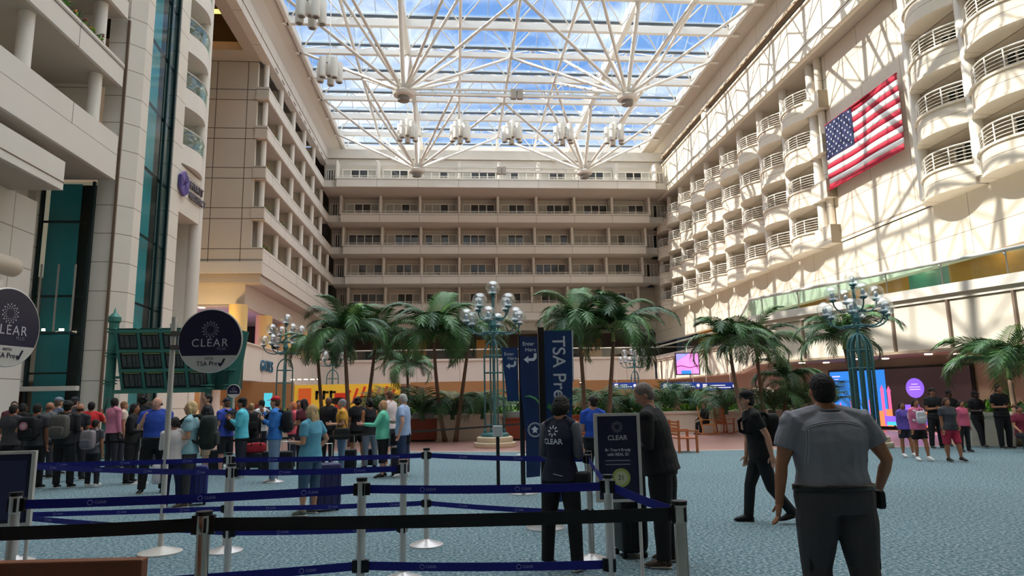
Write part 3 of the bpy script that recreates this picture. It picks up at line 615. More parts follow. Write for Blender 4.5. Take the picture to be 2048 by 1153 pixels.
# hanging steel trees
def make_hub():
    t=empty('roof_strut_cluster')
    m=M().use(steelw).lathe([(.35,-.38),(.72,-.3),(.8,-.1),(.55,.05),(.2,.35)],(0,0,0),20); m.use(mat('hub_grey','#8b8780',.5)).lathe([(.3,-.75),(.42,-.7),(.42,-.38)],(0,0,0),12); m.build('hub',t,smooth=True,autos=True)
    for i,j in [(-1,-1),(1,-1),(-1,1),(1,1),(-2,-1),(2,-1),(-2,1),(2,1),(-1,-2),(1,-2),(-1,2),(1,2),(0,-1),(0,1)]:
        e=Vector((4.07*i,4.18*j,ZB-23.5+.05)); m=M().use(steelw); r=.17 if i==0 else .115; m.tube([(0,0,0),e*.04,e*.97,e],[r*.6,r,r,r*.7],8); m.build('strut',t,smooth=True)
    return t
h0=make_hub(); fst=True
for (i,k,lab) in ((2,6,'white fan of steel struts meeting at a hub, nearer left of the four'),(6,6,'white fan of steel struts meeting at a hub, nearer right of the four'),(2,2,'white fan of steel struts before the back wall, left hub'),(6,2,'white fan of steel struts before the back wall, right hub'),(2,10,None),(6,10,None)):
    o=h0 if fst else dup(h0); fst=False; o.location=(XB[i],YG[k],23.5)
    tag(o,lab or ('white fan of roof struts beyond the top edge of the view, %s hub'%('left' if i==2 else 'right')),'truss','strut fans under the glass roof')
for k,lab in ((6,'nearer'),(2,'farther')):
    t=M().use(steelw).box((XB[2],YG[k]-.1,23.25),(XB[6],YG[k]+.1,23.42)).box((XB[2],YG[k]-.1,23.7),(XB[6],YG[k]+.1,23.8)).build('tie_beam'); tag(t,'long white horizontal tie beam joining the two %s strut hubs'%lab,'beam')
    for q in range(1,8):
        x=XB[2]+(XB[6]-XB[2])*q/8; M().use(steelw).tube([(x,YG[k],23.3),(x,YG[k],23.8)],.05,6).build('spacer',t)
    xm=(XB[2]+XB[6])/2; M().use(mat('box_grey','#a59c90',.6)).box((xm-.45,YG[k]-.2,23.1),(xm-.05,YG[k]+.15,23.8)).box((xm+.02,YG[k]-.2,23.1),(xm+.42,YG[k]+.15,23.8)).build('junction_box',t)
# pendant lamp clusters
pend=mat('pendant_white','#d9d4ca',.45)
def make_pendant():
    t=empty('pendant_light')
    for k in range(6):
        a=PI/3*k+.3; r=.62 if k<5 else 0; x,y,z=(r*math.cos(2*PI*k/5+.35),r*math.sin(2*PI*k/5+.35),0) if k<5 else (0,0,.35)
        m=M().use(pend).lathe([(.0,.66),(.2,.65),(.225,.6),(.225,-.66),(.19,-.7)],(x,y,z),18); m.use(black).lathe([(.19,-.7),(.15,-.55),(.0,-.55)],(x,y,z),18); m.build('lamp_tube',t,smooth=True,autos=True)
    m=M().use(mat('bracket_dark','#3b3530',.5))
    for k in range(5): a=2*PI*k/5+.35; m.tube([(0,0,.45),(.5*math.cos(a),.5*math.sin(a),.45)],.035,6)
    m.build('bracket',t); M().use(steelw).tube([(0,0,.9),(0,0,6.2)],.025,6).build('cable',t); return t
p0=make_pendant(); fst=True
for x,y,z,lab in ((-7.6,34,22.3,'white cylinder pendant cluster hanging at the top left, cut by the picture edge'),(-7.9,41.2,22.5,'white cylinder pendant cluster below and right of the topmost one'),(XB[2],50.3,22.2,'first from the left of five pendant clusters in a row before the back roof'),(XB[3],50.3,22.2,'second from the left of five pendant clusters in a row'),(XB[4],50.3,22.2,'middle one of five pendant clusters in a row'),(XB[5],50.3,22.2,'fourth from the left of five pendant clusters in a row'),(XB[6],50.3,22.2,'rightmost of five pendant clusters in a row')):
    o=p0 if fst else dup(p0); fst=False; o.location=(x,y,z); tag(o,lab,'lamp','pendant clusters under the glass roof')
# ================================================================ lamp posts with clear globes
verd=mat('verdigris','#4c7d80',.45,metal=.3,noise=.15,nscale=6); globe_m=glass('globe_glass','#f4f8fa',.2,.22,edge=.6); stonebase=mat('lamp_base_stone','#cdbfa4',.7,noise=.08)
bulbm=mat('lamp_bulb','#c9ccd0',.3,metal=.5)
def lamp_post(px,py,Y,label,nposts=4,rot=.4,s=1.0,base=True):
    p=AY(px,py,Y); t=empty('lamp_post',(p.x,Y,0),rot); t.scale=(s,s,s); tag(t,label,'lamp post','teal globe lamp posts')
    if base: M().use(stonebase).lathe([(.72,0),(.74,.04),(.74,.16),(.7,.18),(.62,.18),(.64,.22),(.64,.34),(.6,.37),(.0,.37)],(0,0,0),28).build('stone_base',t,smooth=True,autos=True)
    m=M().use(verd).lathe([(.5,.37),(.5,.46),(.42,.5),(.0,.5)],(0,0,0),20); m.lathe([(.07,.5),(.055,2.5),(.055,4.1),(.09,4.15),(.14,4.3),(.06,4.5),(.05,5.3),(.12,5.36),(.03,5.4)],(0,0,0),12); m.build('central_pole',t,smooth=True,autos=True)
    for k in range(nposts):
        a=2*PI*k/nposts; r=.36 if nposts<6 else .37; c,si=math.cos(a),math.sin(a)
        pts=[(r*c,r*si,.45),(r*c,r*si,3.2)]+[(r*math.cos(q)*c,r*math.cos(q)*si,3.2+.55*math.sin(q)) for q in (R(20),R(40),R(60),R(78))]+[(.05*c,.05*si,3.78)]
        m=M().use(verd).tube(pts,.032 if nposts<6 else .04,8); m.ell((r*c,r*si,.55),(.06,.06,.1),8,6); m.build('cage_post',t,smooth=True)
    for z in (.75,2.6,3.2): r=.36 if nposts<6 else .37; M().use(verd).tube([(r*math.cos(2*PI*k/24),r*math.sin(2*PI*k/24),z) for k in range(24)],.022,6,closed=True).build('hoop',t,smooth=True)
    def globe(x,y,z,r=.265):
        g=M().use(globe_m).ell((x,y,z),r,20,12).build('globe',t,smooth=True)
        M().use(bulbm).lathe([(.0,-.12),(.05,-.1),(.08,0),(.05,.08),(.0,.1)],(x,y,z-.03),10).build('bulb',g,smooth=True)
        M().use(verd).lathe([(.03,-.3),(.12,-.25),(.13,-.2),(.05,-.18)],(x,y,z),10).build('socket',t,smooth=True)
    for n,r,z,o in ((6,1.02,4.62,0),(4,.72,5.15,.5)):
        for k in range(n):
            a=2*PI*k/n+o; c,si=math.cos(a),math.sin(a)
            pts=[(.06*c,.06*si,z-.62)]+[(r*(.5-.5*math.cos(q))*c,r*(.5-.5*math.cos(q))*si,z-.28-.36*math.sin(q)) for q in [PI*j/8 for j in range(1,9)]]
            M().use(verd).tube(pts,.028,6).build('arm',t,smooth=True); globe(r*c,r*si,z)
        m=M().use(verd).tube([(.42*r*math.cos(2*PI*k/20),.42*r*math.sin(2*PI*k/20),z-.6) for k in range(20)],.03,6,closed=True); m.build('hoop',t,smooth=True)
    globe(0,0,5.68,.26); return t
lamp_post(990,890,24.4,'teal lamp post with globes behind the blue arrow banners',rot=.3)
lamp_post(1738,890,20.4,'caged teal lamp post standing before the video wall',nposts=10,rot=.9,s=.93)
lamp_post(566,850,33.5,'teal globe lamp post rising behind the red-capped man',rot=.1)
lamp_post(1272,800,46,'distant globe lamp post behind the palms, right of the banners',rot=.6,s=.9)
lamp_post(664,800,42,'distant globe lamp post mostly hidden in the left palms',rot=.2,s=.95)
# ================================================================ palms and plants
leafm=[mat('palm_leaf','#45703a',.45,noise=.25,nscale=3),mat('palm_leaf_deep','#345736',.5,noise=.25,nscale=3),mat('palm_leaf_new','#7fae32',.45,noise=.2,nscale=3)]
for q in leafm: q.node_tree.nodes['Principled BSDF'].inputs['Transmission Weight'].default_value=0
trunkm=mat('palm_trunk','#76604f',.9,noise=.3,nscale=9,bump=.6,bscale=30)
def frond_mesh(mt,L=2.1,droop=1.0,lift=.9,seed=0,leaf=.55,n=34,wd=.035,hang=.5):
    rs=random.Random(seed); m=M().use(mt); P=[]; x=z=0; a=lift; st=L/14
    for i in range(15):
        P.append(Vector((x,0,z))); x+=math.cos(a)*st; z+=math.sin(a)*st; a-=droop*.16*(.5+i/10)
    m.tube(P,[.022*(1-i/17) for i in range(15)],5)
    for i in range(n):
        f=.12+.88*i/(n-1); k=min(13,int(f*14)); q=f*14-k; b=P[k].lerp(P[k+1],min(1,q)); d=(P[k+1]-P[k]).normalized()
        ll=leaf*(.55+.9*math.sin(PI*min(1,f*.93+.08))*.75)*rs.uniform(.85,1.1)
        if f>.9: ll*=.75
        for s in (-1,1):
            dr=(d*(.55+.5*f)+Vector((0,s,0))*(1.0-.35*f)+Vector((0,0,-.1))).normalized()
            e1=b+dr*ll*.5; e2=e1+(dr+Vector((0,0,-hang*rs.uniform(.7,1.3)))).normalized()*ll*.5; w=d*wd*.5
            m.add([b-w*.6,b+w*.6,e1+w,e1-w,e2],[(0,1,2,3),(3,2,4)])
    return m.mesh('frond')
FR=[frond_mesh(leafm[i%2],2.3+.15*(i%3),.72+.15*i,1.12-.1*i,i,leaf=.62,n=42,wd=.052,hang=.36+.1*i) for i in range(5)]
FN=frond_mesh(leafm[2],1.5,.5,1.25,9,.4,n=30,hang=.25)
def palm(base,top,label,n=14,s=1.0,new=True,seed=0,lean=0):
    rs=random.Random(seed+50); t=empty('palm_tree',(base[0],base[1],base[2] if len(base)>2 else 0)); tag(t,label,'palm tree','indoor palm trees')
    top=(top[0],top[1],top[2]-.35); b=Vector((0,0,0)); e=Vector(top)-Vector(t.location); mid=(b+e)/2+Vector((lean,0,0)); pts=[]
    for i in range(11):
        u=i/10; pts.append(b*(1-u)**2+mid*2*u*(1-u)+e*u*u)
    M().use(trunkm).tube(pts,[.095-.035*(i/10)+(.025 if i==0 else 0) for i in range(11)],10).build('trunk',t,smooth=True)
    M().use(mat('crown_shaft','#6f8a4a',.5)).tube([e,e+Vector((0,0,.45))],[.085,.04],8).build('crown_shaft',t,smooth=True)
    n+=5
    for k in range(n):
        o=bpy.data.objects.new('frond',FR[(k+seed)%5]); C.objects.link(o); o.parent=t; o.location=e+Vector((0,0,.3)); sc=s*rs.uniform(.85,1.12); o.scale=(sc,sc,sc)
        o.rotation_euler=(rs.uniform(-.25,.25),rs.uniform(-.25,.5)-(.3 if k%4==0 else 0),2*PI*k/n*1.0+rs.uniform(-.2,.2))
    if new:
        o=bpy.data.objects.new('frond',FN); C.objects.link(o); o.parent=t; o.location=e+Vector((0,0,.3)); o.rotation_euler=(0,-.25,rs.uniform(0,6)); o.scale=(s*1.1,)*3; o['label']='pale green young frond standing upright'
    return t
def P3(px,py,Y): v=AY(px,py,Y); return (v.x,v.y,v.z)
def BG(px,py): v=G(px,py); return (v.x,v.y,0)
palm(BG(890,884),P3(868,668,27.0),'palm behind the wooden bin, its trunk leaning left',15,1.0,seed=1,lean=-.15)
palm(BG(911,884),P3(937,672,27.2),'palm leaning right with its crown just left of the globe lamp',15,.95,seed=2,new=False)
palm(P3(702,822,26.5)[:2],P3(690,672,26.5),'palm crown hanging over the bald man in the dark suit',15,1.05,seed=3)
palm(P3(728,800,29)[:2],P3(750,684,29),'palm just right of the leftmost big crown, above the black dress',14,.95,seed=4)
palm(P3(650,800,30)[:2],P3(636,700,30),'leftmost palm, its fronds touching the gate letters',13,.9,seed=5,new=False)
palm(P3(1167,800,25)[:2],P3(1158,655,25),'palm right behind the tall blue banner',13,1.0,seed=6,new=False,lean=.1)
palm(P3(1213,850,24.5)[:2],P3(1226,665,24.5),'palm with a bright upright young frond above the man in black',15,1.1,seed=7)
palm(BG(1497,884),P3(1460,692,25.5),'palm whose trunk leans left behind the man in the black cap',15,.95,seed=8,new=False,lean=-.1)
palm(P3(1529,850,27.5)[:2],P3(1513,695,27.5),'palm with upright trunk right of the leaning one',14,.95,seed=9,new=False)
palm(P3(1722,850,23.5)[:2],P3(1688,680,23.5),'palm standing left of the caged lamp post, before the video wall',14,.95,seed=10,new=False,lean=.1)
palm(P3(2036,850,19.3)[:2],P3(2016,735,19.3),'short palm in the stone planter at the right edge',13,.95,seed=11)
palm(P3(1562,850,28.5)[:2],P3(1573,758,28.5),'low palm behind the man in grey, deep in the planting',11,.8,seed=12,new=False)
palm(P3(820,850,33)[:2],P3(815,735,33),'darker palm half hidden behind the leftmost trunks',11,.85,seed=13,new=False)
# stone planters with low planting
planterm=mat('planter_stone','#e8deca',.7,noise=.06)
shrubm=[mat('shrub_green','#578a3e',.6,noise=.3,nscale=5),mat('shrub_lime','#7db23a',.6,noise=.25,nscale=5),mat('shrub_dark','#3a5f3c',.6,noise=.3,nscale=5)]
flowm=mat('white_petals','#e9e2e4',.6)
def tuft(m,c,r,n,rs,mts,ln=.3,w=.05):
    for k in range(n):
        a=rs.uniform(0,2*PI); e=rs.uniform(.1,1.4); o=Vector((rs.uniform(-r,r),rs.uniform(-r,r)*.6,0))+Vector(c); d=Vector((math.cos(a)*math.cos(e),math.sin(a)*math.cos(e),math.sin(e)))
        m.use(mts[rs.randrange(len(mts))]); L=ln*rs.uniform(.6,1.3); sd=d.cross(Vector((0,0,1)))
        sd=(sd.normalized() if sd.length>.01 else Vector((1,0,0)))*w*rs.uniform(.7,1.3); mid=o+d*L*.5; tip=o+d*L+Vector((0,0,-L*.25))
        m.add([o,mid+sd,tip,mid-sd],[(0,1,2,3)])
def planter(px,Y,w,h,label,seed,lime=False,flowers=True,mt=None,rz=0,dens=1.0):
    rs=random.Random(seed); v=AY(px,850,Y); t=empty('stone_planter',(v.x,Y,0),rz); tag(t,label,'planter')
    m=M().use(mt or planterm); d=1.3; c=.35; poly=[(-w/2+c,-d/2),(w/2-c,-d/2),(w/2,-d/2+c),(w/2,d/2),(-w/2,d/2),(-w/2,-d/2+c)]
    m.prism(poly,0,h-.1); m.prism([(x*1.03,y*1.06) for x,y in poly],h-.1,h); m.build('basin',t)
    for k in range(max(2,int(w/.9*dens))):
        m=M(); x=-w/2+.4+(w-.8)*k/max(1,int(w/.9*dens)-1); kind=k%3 if not lime else 1
        tuft(m,(x,-.1,h),.42,110,rs,[shrubm[kind],shrubm[0]],.42+.1*(k%2),.05)
        if flowers and k%2==0:
            m.use(flowm)
            for q in range(10): m.ell((x+rs.uniform(-.4,.4),rs.uniform(-.4,.1),h+rs.uniform(.15,.4)),.035,6,4)
        o=m.build('planter_shrub'); o.location=t.location; o.rotation_euler=(0,0,rz)
        tag(o,'%s shrub, %s from left in the %s'%(['dark green','lime green','deep green'][kind],ORD[k%16],' '.join(label.split(',')[0].split()[:5])),'shrub'); 
    return t
planter(935,29.4,6.2,1.05,'long cream planter behind the two leaning palms',1)
planter(1075,31,3.2,1.1,'cream planter behind the arrow banners',2)
slatm=joints('red_slats','#a8552e','#5e2c18',[(0,.11,0)],rough=.5,w=.03)
planter(1225,27.5,3.6,1.0,'red slatted wooden planter beyond the TSA officer in blue',3,mt=slatm)
planter(1380,30.5,3.4,.98,'cream planter with lime shrubs behind the rocking chairs',4,lime=True)
planter(1500,30.4,4.0,.95,'grey cream planter at the foot of the leaning palm',5)
planter(2030,19.9,3.6,1.0,'pale stone planter the policemen lean on',6,flowers=False,rz=R(-18))
planter(700,32,8.5,1.0,'long low planter behind the waiting queue',7)
# arching ferns
FF=[frond_mesh(shrubm[2] if i else leafm[0],1.5,1.25,1.1-.15*i,20+i,.42,n=26,wd=.03,hang=.35) for i in range(3)]
def fern(px,py,Y,label,n=12,s=1.0,z=.9):
    v=AY(px,py,Y); t=empty('arching_fern',(v.x,Y,z)); tag(t,label,'fern','arching ferns between the palms'); rs=random.Random(px); s*=1.5
    M().use(shrubm[2]).lathe([(.1,-.05),(.07,.12),(.0,.15)],(0,0,0),8).build('stem',t)
    for k in range(n):
        o=bpy.data.objects.new('frond',FF[k%3]); C.objects.link(o); o.parent=t; sc=s*rs.uniform(.8,1.15); o.scale=(sc,)*3; o.rotation_euler=(rs.uniform(-.2,.2),rs.uniform(-.7,-.1),2*PI*k/n+rs.uniform(-.3,.3))
for a in ((845,790,28.4,'fern behind the pale blue shirt'),(905,780,28.6,'fern between the two leaning palm trunks'),(965,790,28.7,'fern left of the globe lamp post'),(1030,790,31,'fern seen past the lamp post cage'),(1125,785,31,'fern behind the dark-haired woman in the vest'),(1190,790,27.7,'fern above the TSA officer in blue'),(1262,790,27.6,'fern right behind the grey-haired man in black'),(1330,790,30.5,'fern left of the lime shrubs'),(1385,800,31,'fern beneath the hanging pink screen'),(1450,790,28.3,'fern between cap and leaning trunk'),(1545,790,28.2,'fern right of the man in the black cap'),(1590,800,29,'fern hidden partly by the man in grey'),(1650,800,29,'fern at the left edge of the video wall'),(760,790,31.5,'fern behind the mint jacket')):
    fern(*a)
# little flower boxes on the left balconies
def balcony_plant(y,z,label,seed):
    rs=random.Random(seed); t=empty('balcony_plant',(-13.25,y,z)); tag(t,label,'plant'); M().use(mat('terracotta','#8a5a44',.8)).lathe([(.1,0),(.15,.2)],(0,0,0),10).build('pot',t)
    m=M(); tuft(m,(0,0,.18),.1,26,rs,[shrubm[0],shrubm[2],shrubm[1]],.35,.03); m.use(mat('red_petals','#8e3b33',.6) if seed%2 else mat('orange_petals','#c9823c',.6))
    for q in range(3): m.ell((rs.uniform(-.12,.12),rs.uniform(-.12,.12),.35+rs.uniform(0,.15)),.045,6,4)
    m.build('leaves',t)
for k,(y,z) in enumerate([(21.8,14.98),(22.5,14.98),(23.1,14.98),(23.7,14.98),(24.3,14.98),(24.8,14.98),(21.9,17.88),(22.6,17.88),(23.3,17.88),(24.0,17.88)]): balcony_plant(y,z,'small %s plant on the near left stone balcony, %s one from the left, %s balcony'%('red-flowered' if k%2 else 'orange-flowered',ORD[k%6],'upper' if k>5 else 'lower'),k)
for k,(y,z) in enumerate([(47.2,12.12),(47.9,12.12),(48.7,12.12),(47.3,14.92),(48.2,14.92),(52,14.92),(47.5,17.82),(51.5,17.82),(49,20.8)]): balcony_plant(y,z,'tiny potted plant on the far left gallery corner, %s of them'%ORD[k],k+20)
# ================================================================ lobby furniture
redwood=mat('red_wood','#b8673a',.45,noise=.2,nscale=5); orangewood=mat('orange_wood','#d98f4a',.45,noise=.2,nscale=5)
def bin_cabinet(px,py,label):
    v=G(px,py); t=empty('wooden_bin',(v.x,v.y+.4,0)); tag(t,label,'bin'); M().use(mat('cabinet_red','#8d4028',.5,noise=.1)).box((-.55,-.35,.06),(.55,.35,.85)).build('cabinet',t,bevel=.02)
    M().use(mat('cabinet_red','#8d4028',.5)).box((-.6,-.4,.85),(.6,.4,.91)).build('top',t); M().use(black).box((-.5,-.3,0),(.5,.3,.06)).build('plinth',t); M().use(mat('grey_box','#8f9a98',.5)).box((-.45,-.3,.91),(.45,.3,1.15)).build('grey_container',t)
bin_cabinet(846,884,'red-brown wooden cabinet behind the man in pale blue'); bin_cabinet(1035,882,'red-brown wooden cabinet beside the base of the globe lamp')
def rocking_chair(px,py,rz,mt,label):
    v=G(px,py); t=empty('rocking_chair',(v.x,v.y,0),rz); tag(t,label,'rocking chair','wooden rocking chairs on the terrazzo')
    m=M().use(mt); m.box((-.27,-.25,.4),(.27,.25,.44)); m.build('seat',t)
    for s in (-1,1):
        M().use(mt).beam((s*.26,-.22,.06),(s*.26,-.24,.62),.045).build('leg',t); M().use(mt).beam((s*.26,.22,.06),(s*.26,.42,1.15),.045).build('leg',t)
        M().use(mt).tube([(s*.26,-.5+.1*k,.03+.9*(k/10-.5)**2*.35) for k in range(11)],.022,6).build('rocker',t); M().use(mt).box((s*.3-.05,-.3,.62),(s*.3+.05,.3,.65)).build('arm',t)
    m=M().use(mt)
    for k in range(6): x=-.2+.08*k; m.beam((x,.24,.44),(x,.42,1.1),.05,.015)
    m.beam((-.28,.42,1.14),(.28,.42,1.14),.03,.09); m.beam((-.28,.25,.5),(.28,.25,.5),.03,.06); m.build('slatted_back',t); return t
ch1=rocking_chair(945,872,R(-70),orangewood,'orange rocking chair with a dark-clothed sitter by the planter')
rocking_chair(1418,870,R(70),orangewood,'wooden rocking chair with a seated traveller in black')
rocking_chair(1452,868,R(120),redwood,'empty rocking chair leaning toward the leaning palm')
rocking_chair(1393,864,R(200),orangewood,'wide orange chair back seen behind the shoulder of the tall man')
def armchair(px,py,rz,label):
    v=G(px,py); t=empty('wooden_armchair',(v.x,v.y,0),rz); tag(t,label,'armchair')
    m=M().use(redwood)
    for k in range(5): m.box((-.33,-.3+.12*k,.4),(.33,-.2+.12*k,.43))
    m.build('seat',t)
    for s in (-1,1):
        for y in (-.28,.28): M().use(redwood).box((s*.33-.03,y-.03,0),(s*.33+.03,y+.03,.62 if y<0 else .95)).build('leg',t)
        M().use(redwood).box((s*.34-.05,-.32,.62),(s*.34+.05,.3,.66)).build('arm',t)
    m=M().use(redwood)
    for k in range(5): m.box((-.3,.27,.5+.09*k),(.3,.3,.56+.09*k))
    m.build('slatted_back',t)
armchair(1368,905,R(95),'red wooden armchair just right of the tall man in black'); armchair(1150,900,R(-60),'red wooden armchair behind the woman in the vest')
v=AY(1252,835,22); 
t=M().use(mat('poster_pink','#c98aa0',.5)).box((-.25,-.02,0),(.25,.02,.65)).build('small_poster'); p=AY(1449,818,28.9); t.location=(p.x,28.9,1.3); t.scale=(.75,1,.75); tag(t,'small framed poster standing on the planter behind the cap','poster'); M().use(winframe).box((-.28,.021,-.03),(.28,.04,.68)).build('frame',t); M().use(dark).box((-.18,-.03,.1),(.18,-.021,.5)).build('print',t)
M().use(winframe).tube([(0,.03,-.3),(0,.03,0)],.02,6).build('stand',t)
# yellow and red shop front far behind the queue
def shop(px0,px1,Y,z0,z1,name,label,draw):
    a=AY(px0,800,Y); b=AY(px1,800,Y); t=empty('shop_front',((a.x+b.x)/2,Y,0)); w=(b.x-a.x); tag(t,label,'shop front'); draw(t,w,z0,z1); return t
ye=mat('shop_yellow','#e6b93a',.5,emit=.25); rd=mat('shop_red','#c8321e',.5,emit=.25); orr=mat('shop_orange','#e0662a',.5,emit=.25)  # slight glow put into these colours in place of shop lighting
def d1(t,w,z0,z1):
    m=M().use(ye).box((-w/2,0,z0),(w/2,.3,z1)); m.build('fascia',t); m=M().use(rd).box((-w*.12,-.03,z0+.5),(w*.02,-.01,z1-.5)); m.build('red_panel',t); M().use(orr).box((-w*.46,-.05,z0),(-w*.34,-.01,z1-.2)).build('orange_panel',t)
    m=M().use(rd)
    for q in range(7): x=-w*.02+w*.07*q; m.beam((x,-.03,z1-1.0-.1*(q%2)),(x+.28,-.03,z1-.35+.1*(q%3)),.12,.16,up=(0,1,0))
    m.build('painted_mark',t); m=M().use(black)
    for q in range(3): m.box((-w*.30+.4*q,-.04,z1-.85),(-w*.30+.4*q+.14,-.02,z1-.35)); m.box((-w*.30+.4*q,-.04,z1-.5),(-w*.30+.4*q+.34,-.02,z1-.38))
    m.add([(w*-.08+.5*math.cos(a*PI/12),-.06,z1-.95+.2*math.sin(a*PI/12)) for a in range(24)],[tuple(range(24))]); m.build('black_mark',t)
    M().use(mat('counter_wood','#7a5036',.6)).box((-w/2,-.5,0),(w/2,0,z0)).build('counter',t)
shop(588,800,40,.75,2.65,'shop_front','yellow shop hoarding with red and black marks behind the waiting people',d1)
def d2(t,w,z0,z1):
    m=M().use(mat('shop_warm','#9a7148',.6,emit=.08)).box((-w/2,0,0),(w/2,.3,z1)); m.build('back_panel',t); m=M().use(mat('shop_teal_lit','#4fc3d8',.5,emit=.8)).box((w*.22,-.05,1.2),(w*.3,-.01,2.3)); m.build('lit_panel',t)  # back panel glows by its material to stand in for interior light
    m=M()
    rs=random.Random(3)
    for k in range(26):
        c=['#c8502e','#e6d7c0','#3a3f6a','#d9a23c','#5a8a5a','#7a2f2f'][k%6]; x=-w/2+.3+(w-.6)*k/26; m.use(mat('goods_%d'%(k%6),c,.6,emit=.05)).box((x,-.25,.2),(x+.28,0,rs.uniform(.8,1.7)))  # goods carry a faint glow in their colour, standing in for shop light
    m.build('goods',t)
shop(820,1160,52,0,3.0,'shop_front','warm lit shop interior glimpsed between planter and lamp post',d2)
shop(1170,1330,55,0,3.0,'shop_front','warm lit shop interior behind the ferns on the right',d2)
shop(380,585,46,0,3.0,'shop_front','dim shop interior behind the flight board and the red cap',d2)
for k in range(14):
    x=-13+2.3*k; o=struct(M().use(lampglow).lathe([(.01,3.03),(.13,3.03),(.13,3.08)],(x,66.3+.0*k,0),10).build('ceiling_downlight'))
for k in range(5):
    v=AY(585+13*k,783,42); o=struct(M().use(lampglow).lathe([(.01,3.0),(.12,3.0),(.12,3.04)],(v.x,v.y,0),10).build('ceiling_downlight'))
for (x,y) in ((-18,44),(-17,52),(-8,70),(0,70),(8,70),(15,70)):
    pl=bpy.data.lights.new('lobby_lamp','POINT'); pl.energy=160; pl.color=(1,.82,.58); pl.shadow_soft_size=.3; po=bpy.data.objects.new('lobby_lamp',pl); C.objects.link(po); po.location=(x,y,2.8)
# ================================================================ flight information board
green=mat('board_green','#3d7a70',.45,metal=.2,noise=.08); greend=mat('board_green_dark','#1e4a44',.5); scr=mat('board_screen','#1d1f21',.25)
Yf=23.6
a=AY(243,790,Yf); bq=AY(424,790,Yf); t=empty('flight_board',(a.x,Yf,0),0); tag(t,'green steel flight information board with twelve dark screens behind the queue','flight board'); Wf=bq.x-a.x
for x in (-.35,Wf-.12,Wf+.6):
    q_=1 if x<0 else .75; m=M().use(green).lathe([(.2*q_,0),(.2*q_,.2),(.15*q_,.25),(.15*q_,4.4 if x<0 else 3.0),(.2,4.45) if x<0 else (.2,3.05),(.2,4.6) if x<0 else (.2,3.1),(.05,4.75) if x<0 else (.05,3.15),(.0,4.95) if x<0 else (.0,3.2)],(x,(-.1 if x<0 else .0),0),16)
    for z in ((1.2,1.3,2.4,2.5,3.3,3.4,4.1,4.2) if x<0 else (1.2,1.3,2.2,2.3,2.8)): m.lathe([(.15,z-.02),(.21,z-.02),(.21,z+.02),(.15,z+.02)],(x,-.1,0),16)
    m.build('column',t,smooth=True,autos=True)
zt,zb=4.15,2.15; slant=.8
m=M().use(greend); m.add([(0,0,zb),(0,-slant,zt),(0,.9,zt),(0,.5,zb),(Wf,0,zb),(Wf,-slant,zt),(Wf,.9,zt),(Wf,.5,zb)],[(0,1,2,3),(7,6,5,4),(1,0,4,5),(2,1,5,6),(3,2,6,7),(0,3,7,4)]); m.build('cabinet',t)
def fp(u,v,off=-.03): return (Wf*u,-slant*v+off,zb+(zt-zb)*v)
m=M().use(green)
for k in range(5): m.beam(fp(.02+.96*k/4,0),fp(.02+.96*k/4,1),.09,.09)
for k in range(4): m.beam(fp(0,.02+.93*k/3),fp(1,.02+.93*k/3),.08,.1)
m.build('frame_grid',t)
m=M().use(green).beam((-.4,-.1,zb-.02),(Wf,-.1,zb-.02),.12).beam((-.3,-.1,3.3),(0.1,-.3,3.3),.08).beam((-.3,-.1,2.6),(0.1,-.1,2.6),.08); m.build('tie_bar',t)
linem=mat('board_text','#7c807e',.5); headm=mat('board_header','#7d8a4a',.5,emit=.08)
for r in range(3):
    for c in range(4):
        u0=.035+.24*c; v0=.055+.31*r
        m=M().use(scr); m.add([fp(u0,v0,-.05),fp(u0+.215,v0,-.05),fp(u0+.215,v0+.25,-.05),fp(u0,v0+.25,-.05)],[(0,1,2,3)])
        m.use(headm).add([fp(u0+.02,v0+.225,-.06),fp(u0+.195,v0+.225,-.06),fp(u0+.195,v0+.24,-.06),fp(u0+.02,v0+.24,-.06)],[(0,1,2,3)])
        m.use(linem)
        for q in range(12):
            vv=v0+.03+.015*q
            for (p0,p1) in ((.02,.06),(.075,.12),(.135,.16),(.17,.195)): m.add([fp(u0+p0,vv,-.06),fp(u0+p1,vv,-.06),fp(u0+p1,vv+.006,-.06),fp(u0+p0,vv+.006,-.06)],[(0,1,2,3)])
        m.build('screen',t)
m=M().use(greend).box((Wf+.02,.3,zb),(Wf+.7,.9,zt)); m.use(green); sx=Wf+.55; m.add([(sx,-.3,zt+.05),(sx+.62,-.3,zt-.1),(sx+.3,-.1,zb),(sx,-.1,zb),(sx,-.2,zt+.05),(sx+.62,-.2,zt-.1),(sx+.3,0,zb),(sx,0,zb)],[(3,2,1,0),(4,5,6,7),(0,1,5,4),(1,2,6,5),(2,3,7,6),(3,0,4,7)]); m.build('side_fin',t)
# ================================================================ disc signs
navyd=mat('disc_navy','#15143a',.4); lavg=mat('disc_white','#cfcad6',.5); greyd=mat('disc_grey','#d7d2cc',.5); post=mat('post_white','#dcd6ce',.35,metal=.25)
def logo_ring(t,m,r,loc,rot=(PI/2,0,0),n=14,thick=.0012,sc=1):
    g=M().use(m)
    for k in range(n):
        a=2*PI*k/n
        for rr,s in ((r,.09),(r*.78,.07),(r*.58,.055)):
            aa=a+(PI/n if rr!=r*.78 else 0); c=(rr*math.cos(aa),rr*math.sin(aa)); w=r*s; d=(math.cos(aa),math.sin(aa)); p=(-d[1],d[0])
            g.add([(c[0]+d[0]*w*2+0,c[1]+d[1]*w*2,0),(c[0]+p[0]*w,c[1]+p[1]*w,0),(c[0]-d[0]*w,c[1]-d[1]*w,0),(c[0]-p[0]*w,c[1]-p[1]*w,0)],[(0,1,2,3)])
    o=g.build('logo_ring'); o.parent=t; o.location=loc; o.rotation_euler=rot; return o
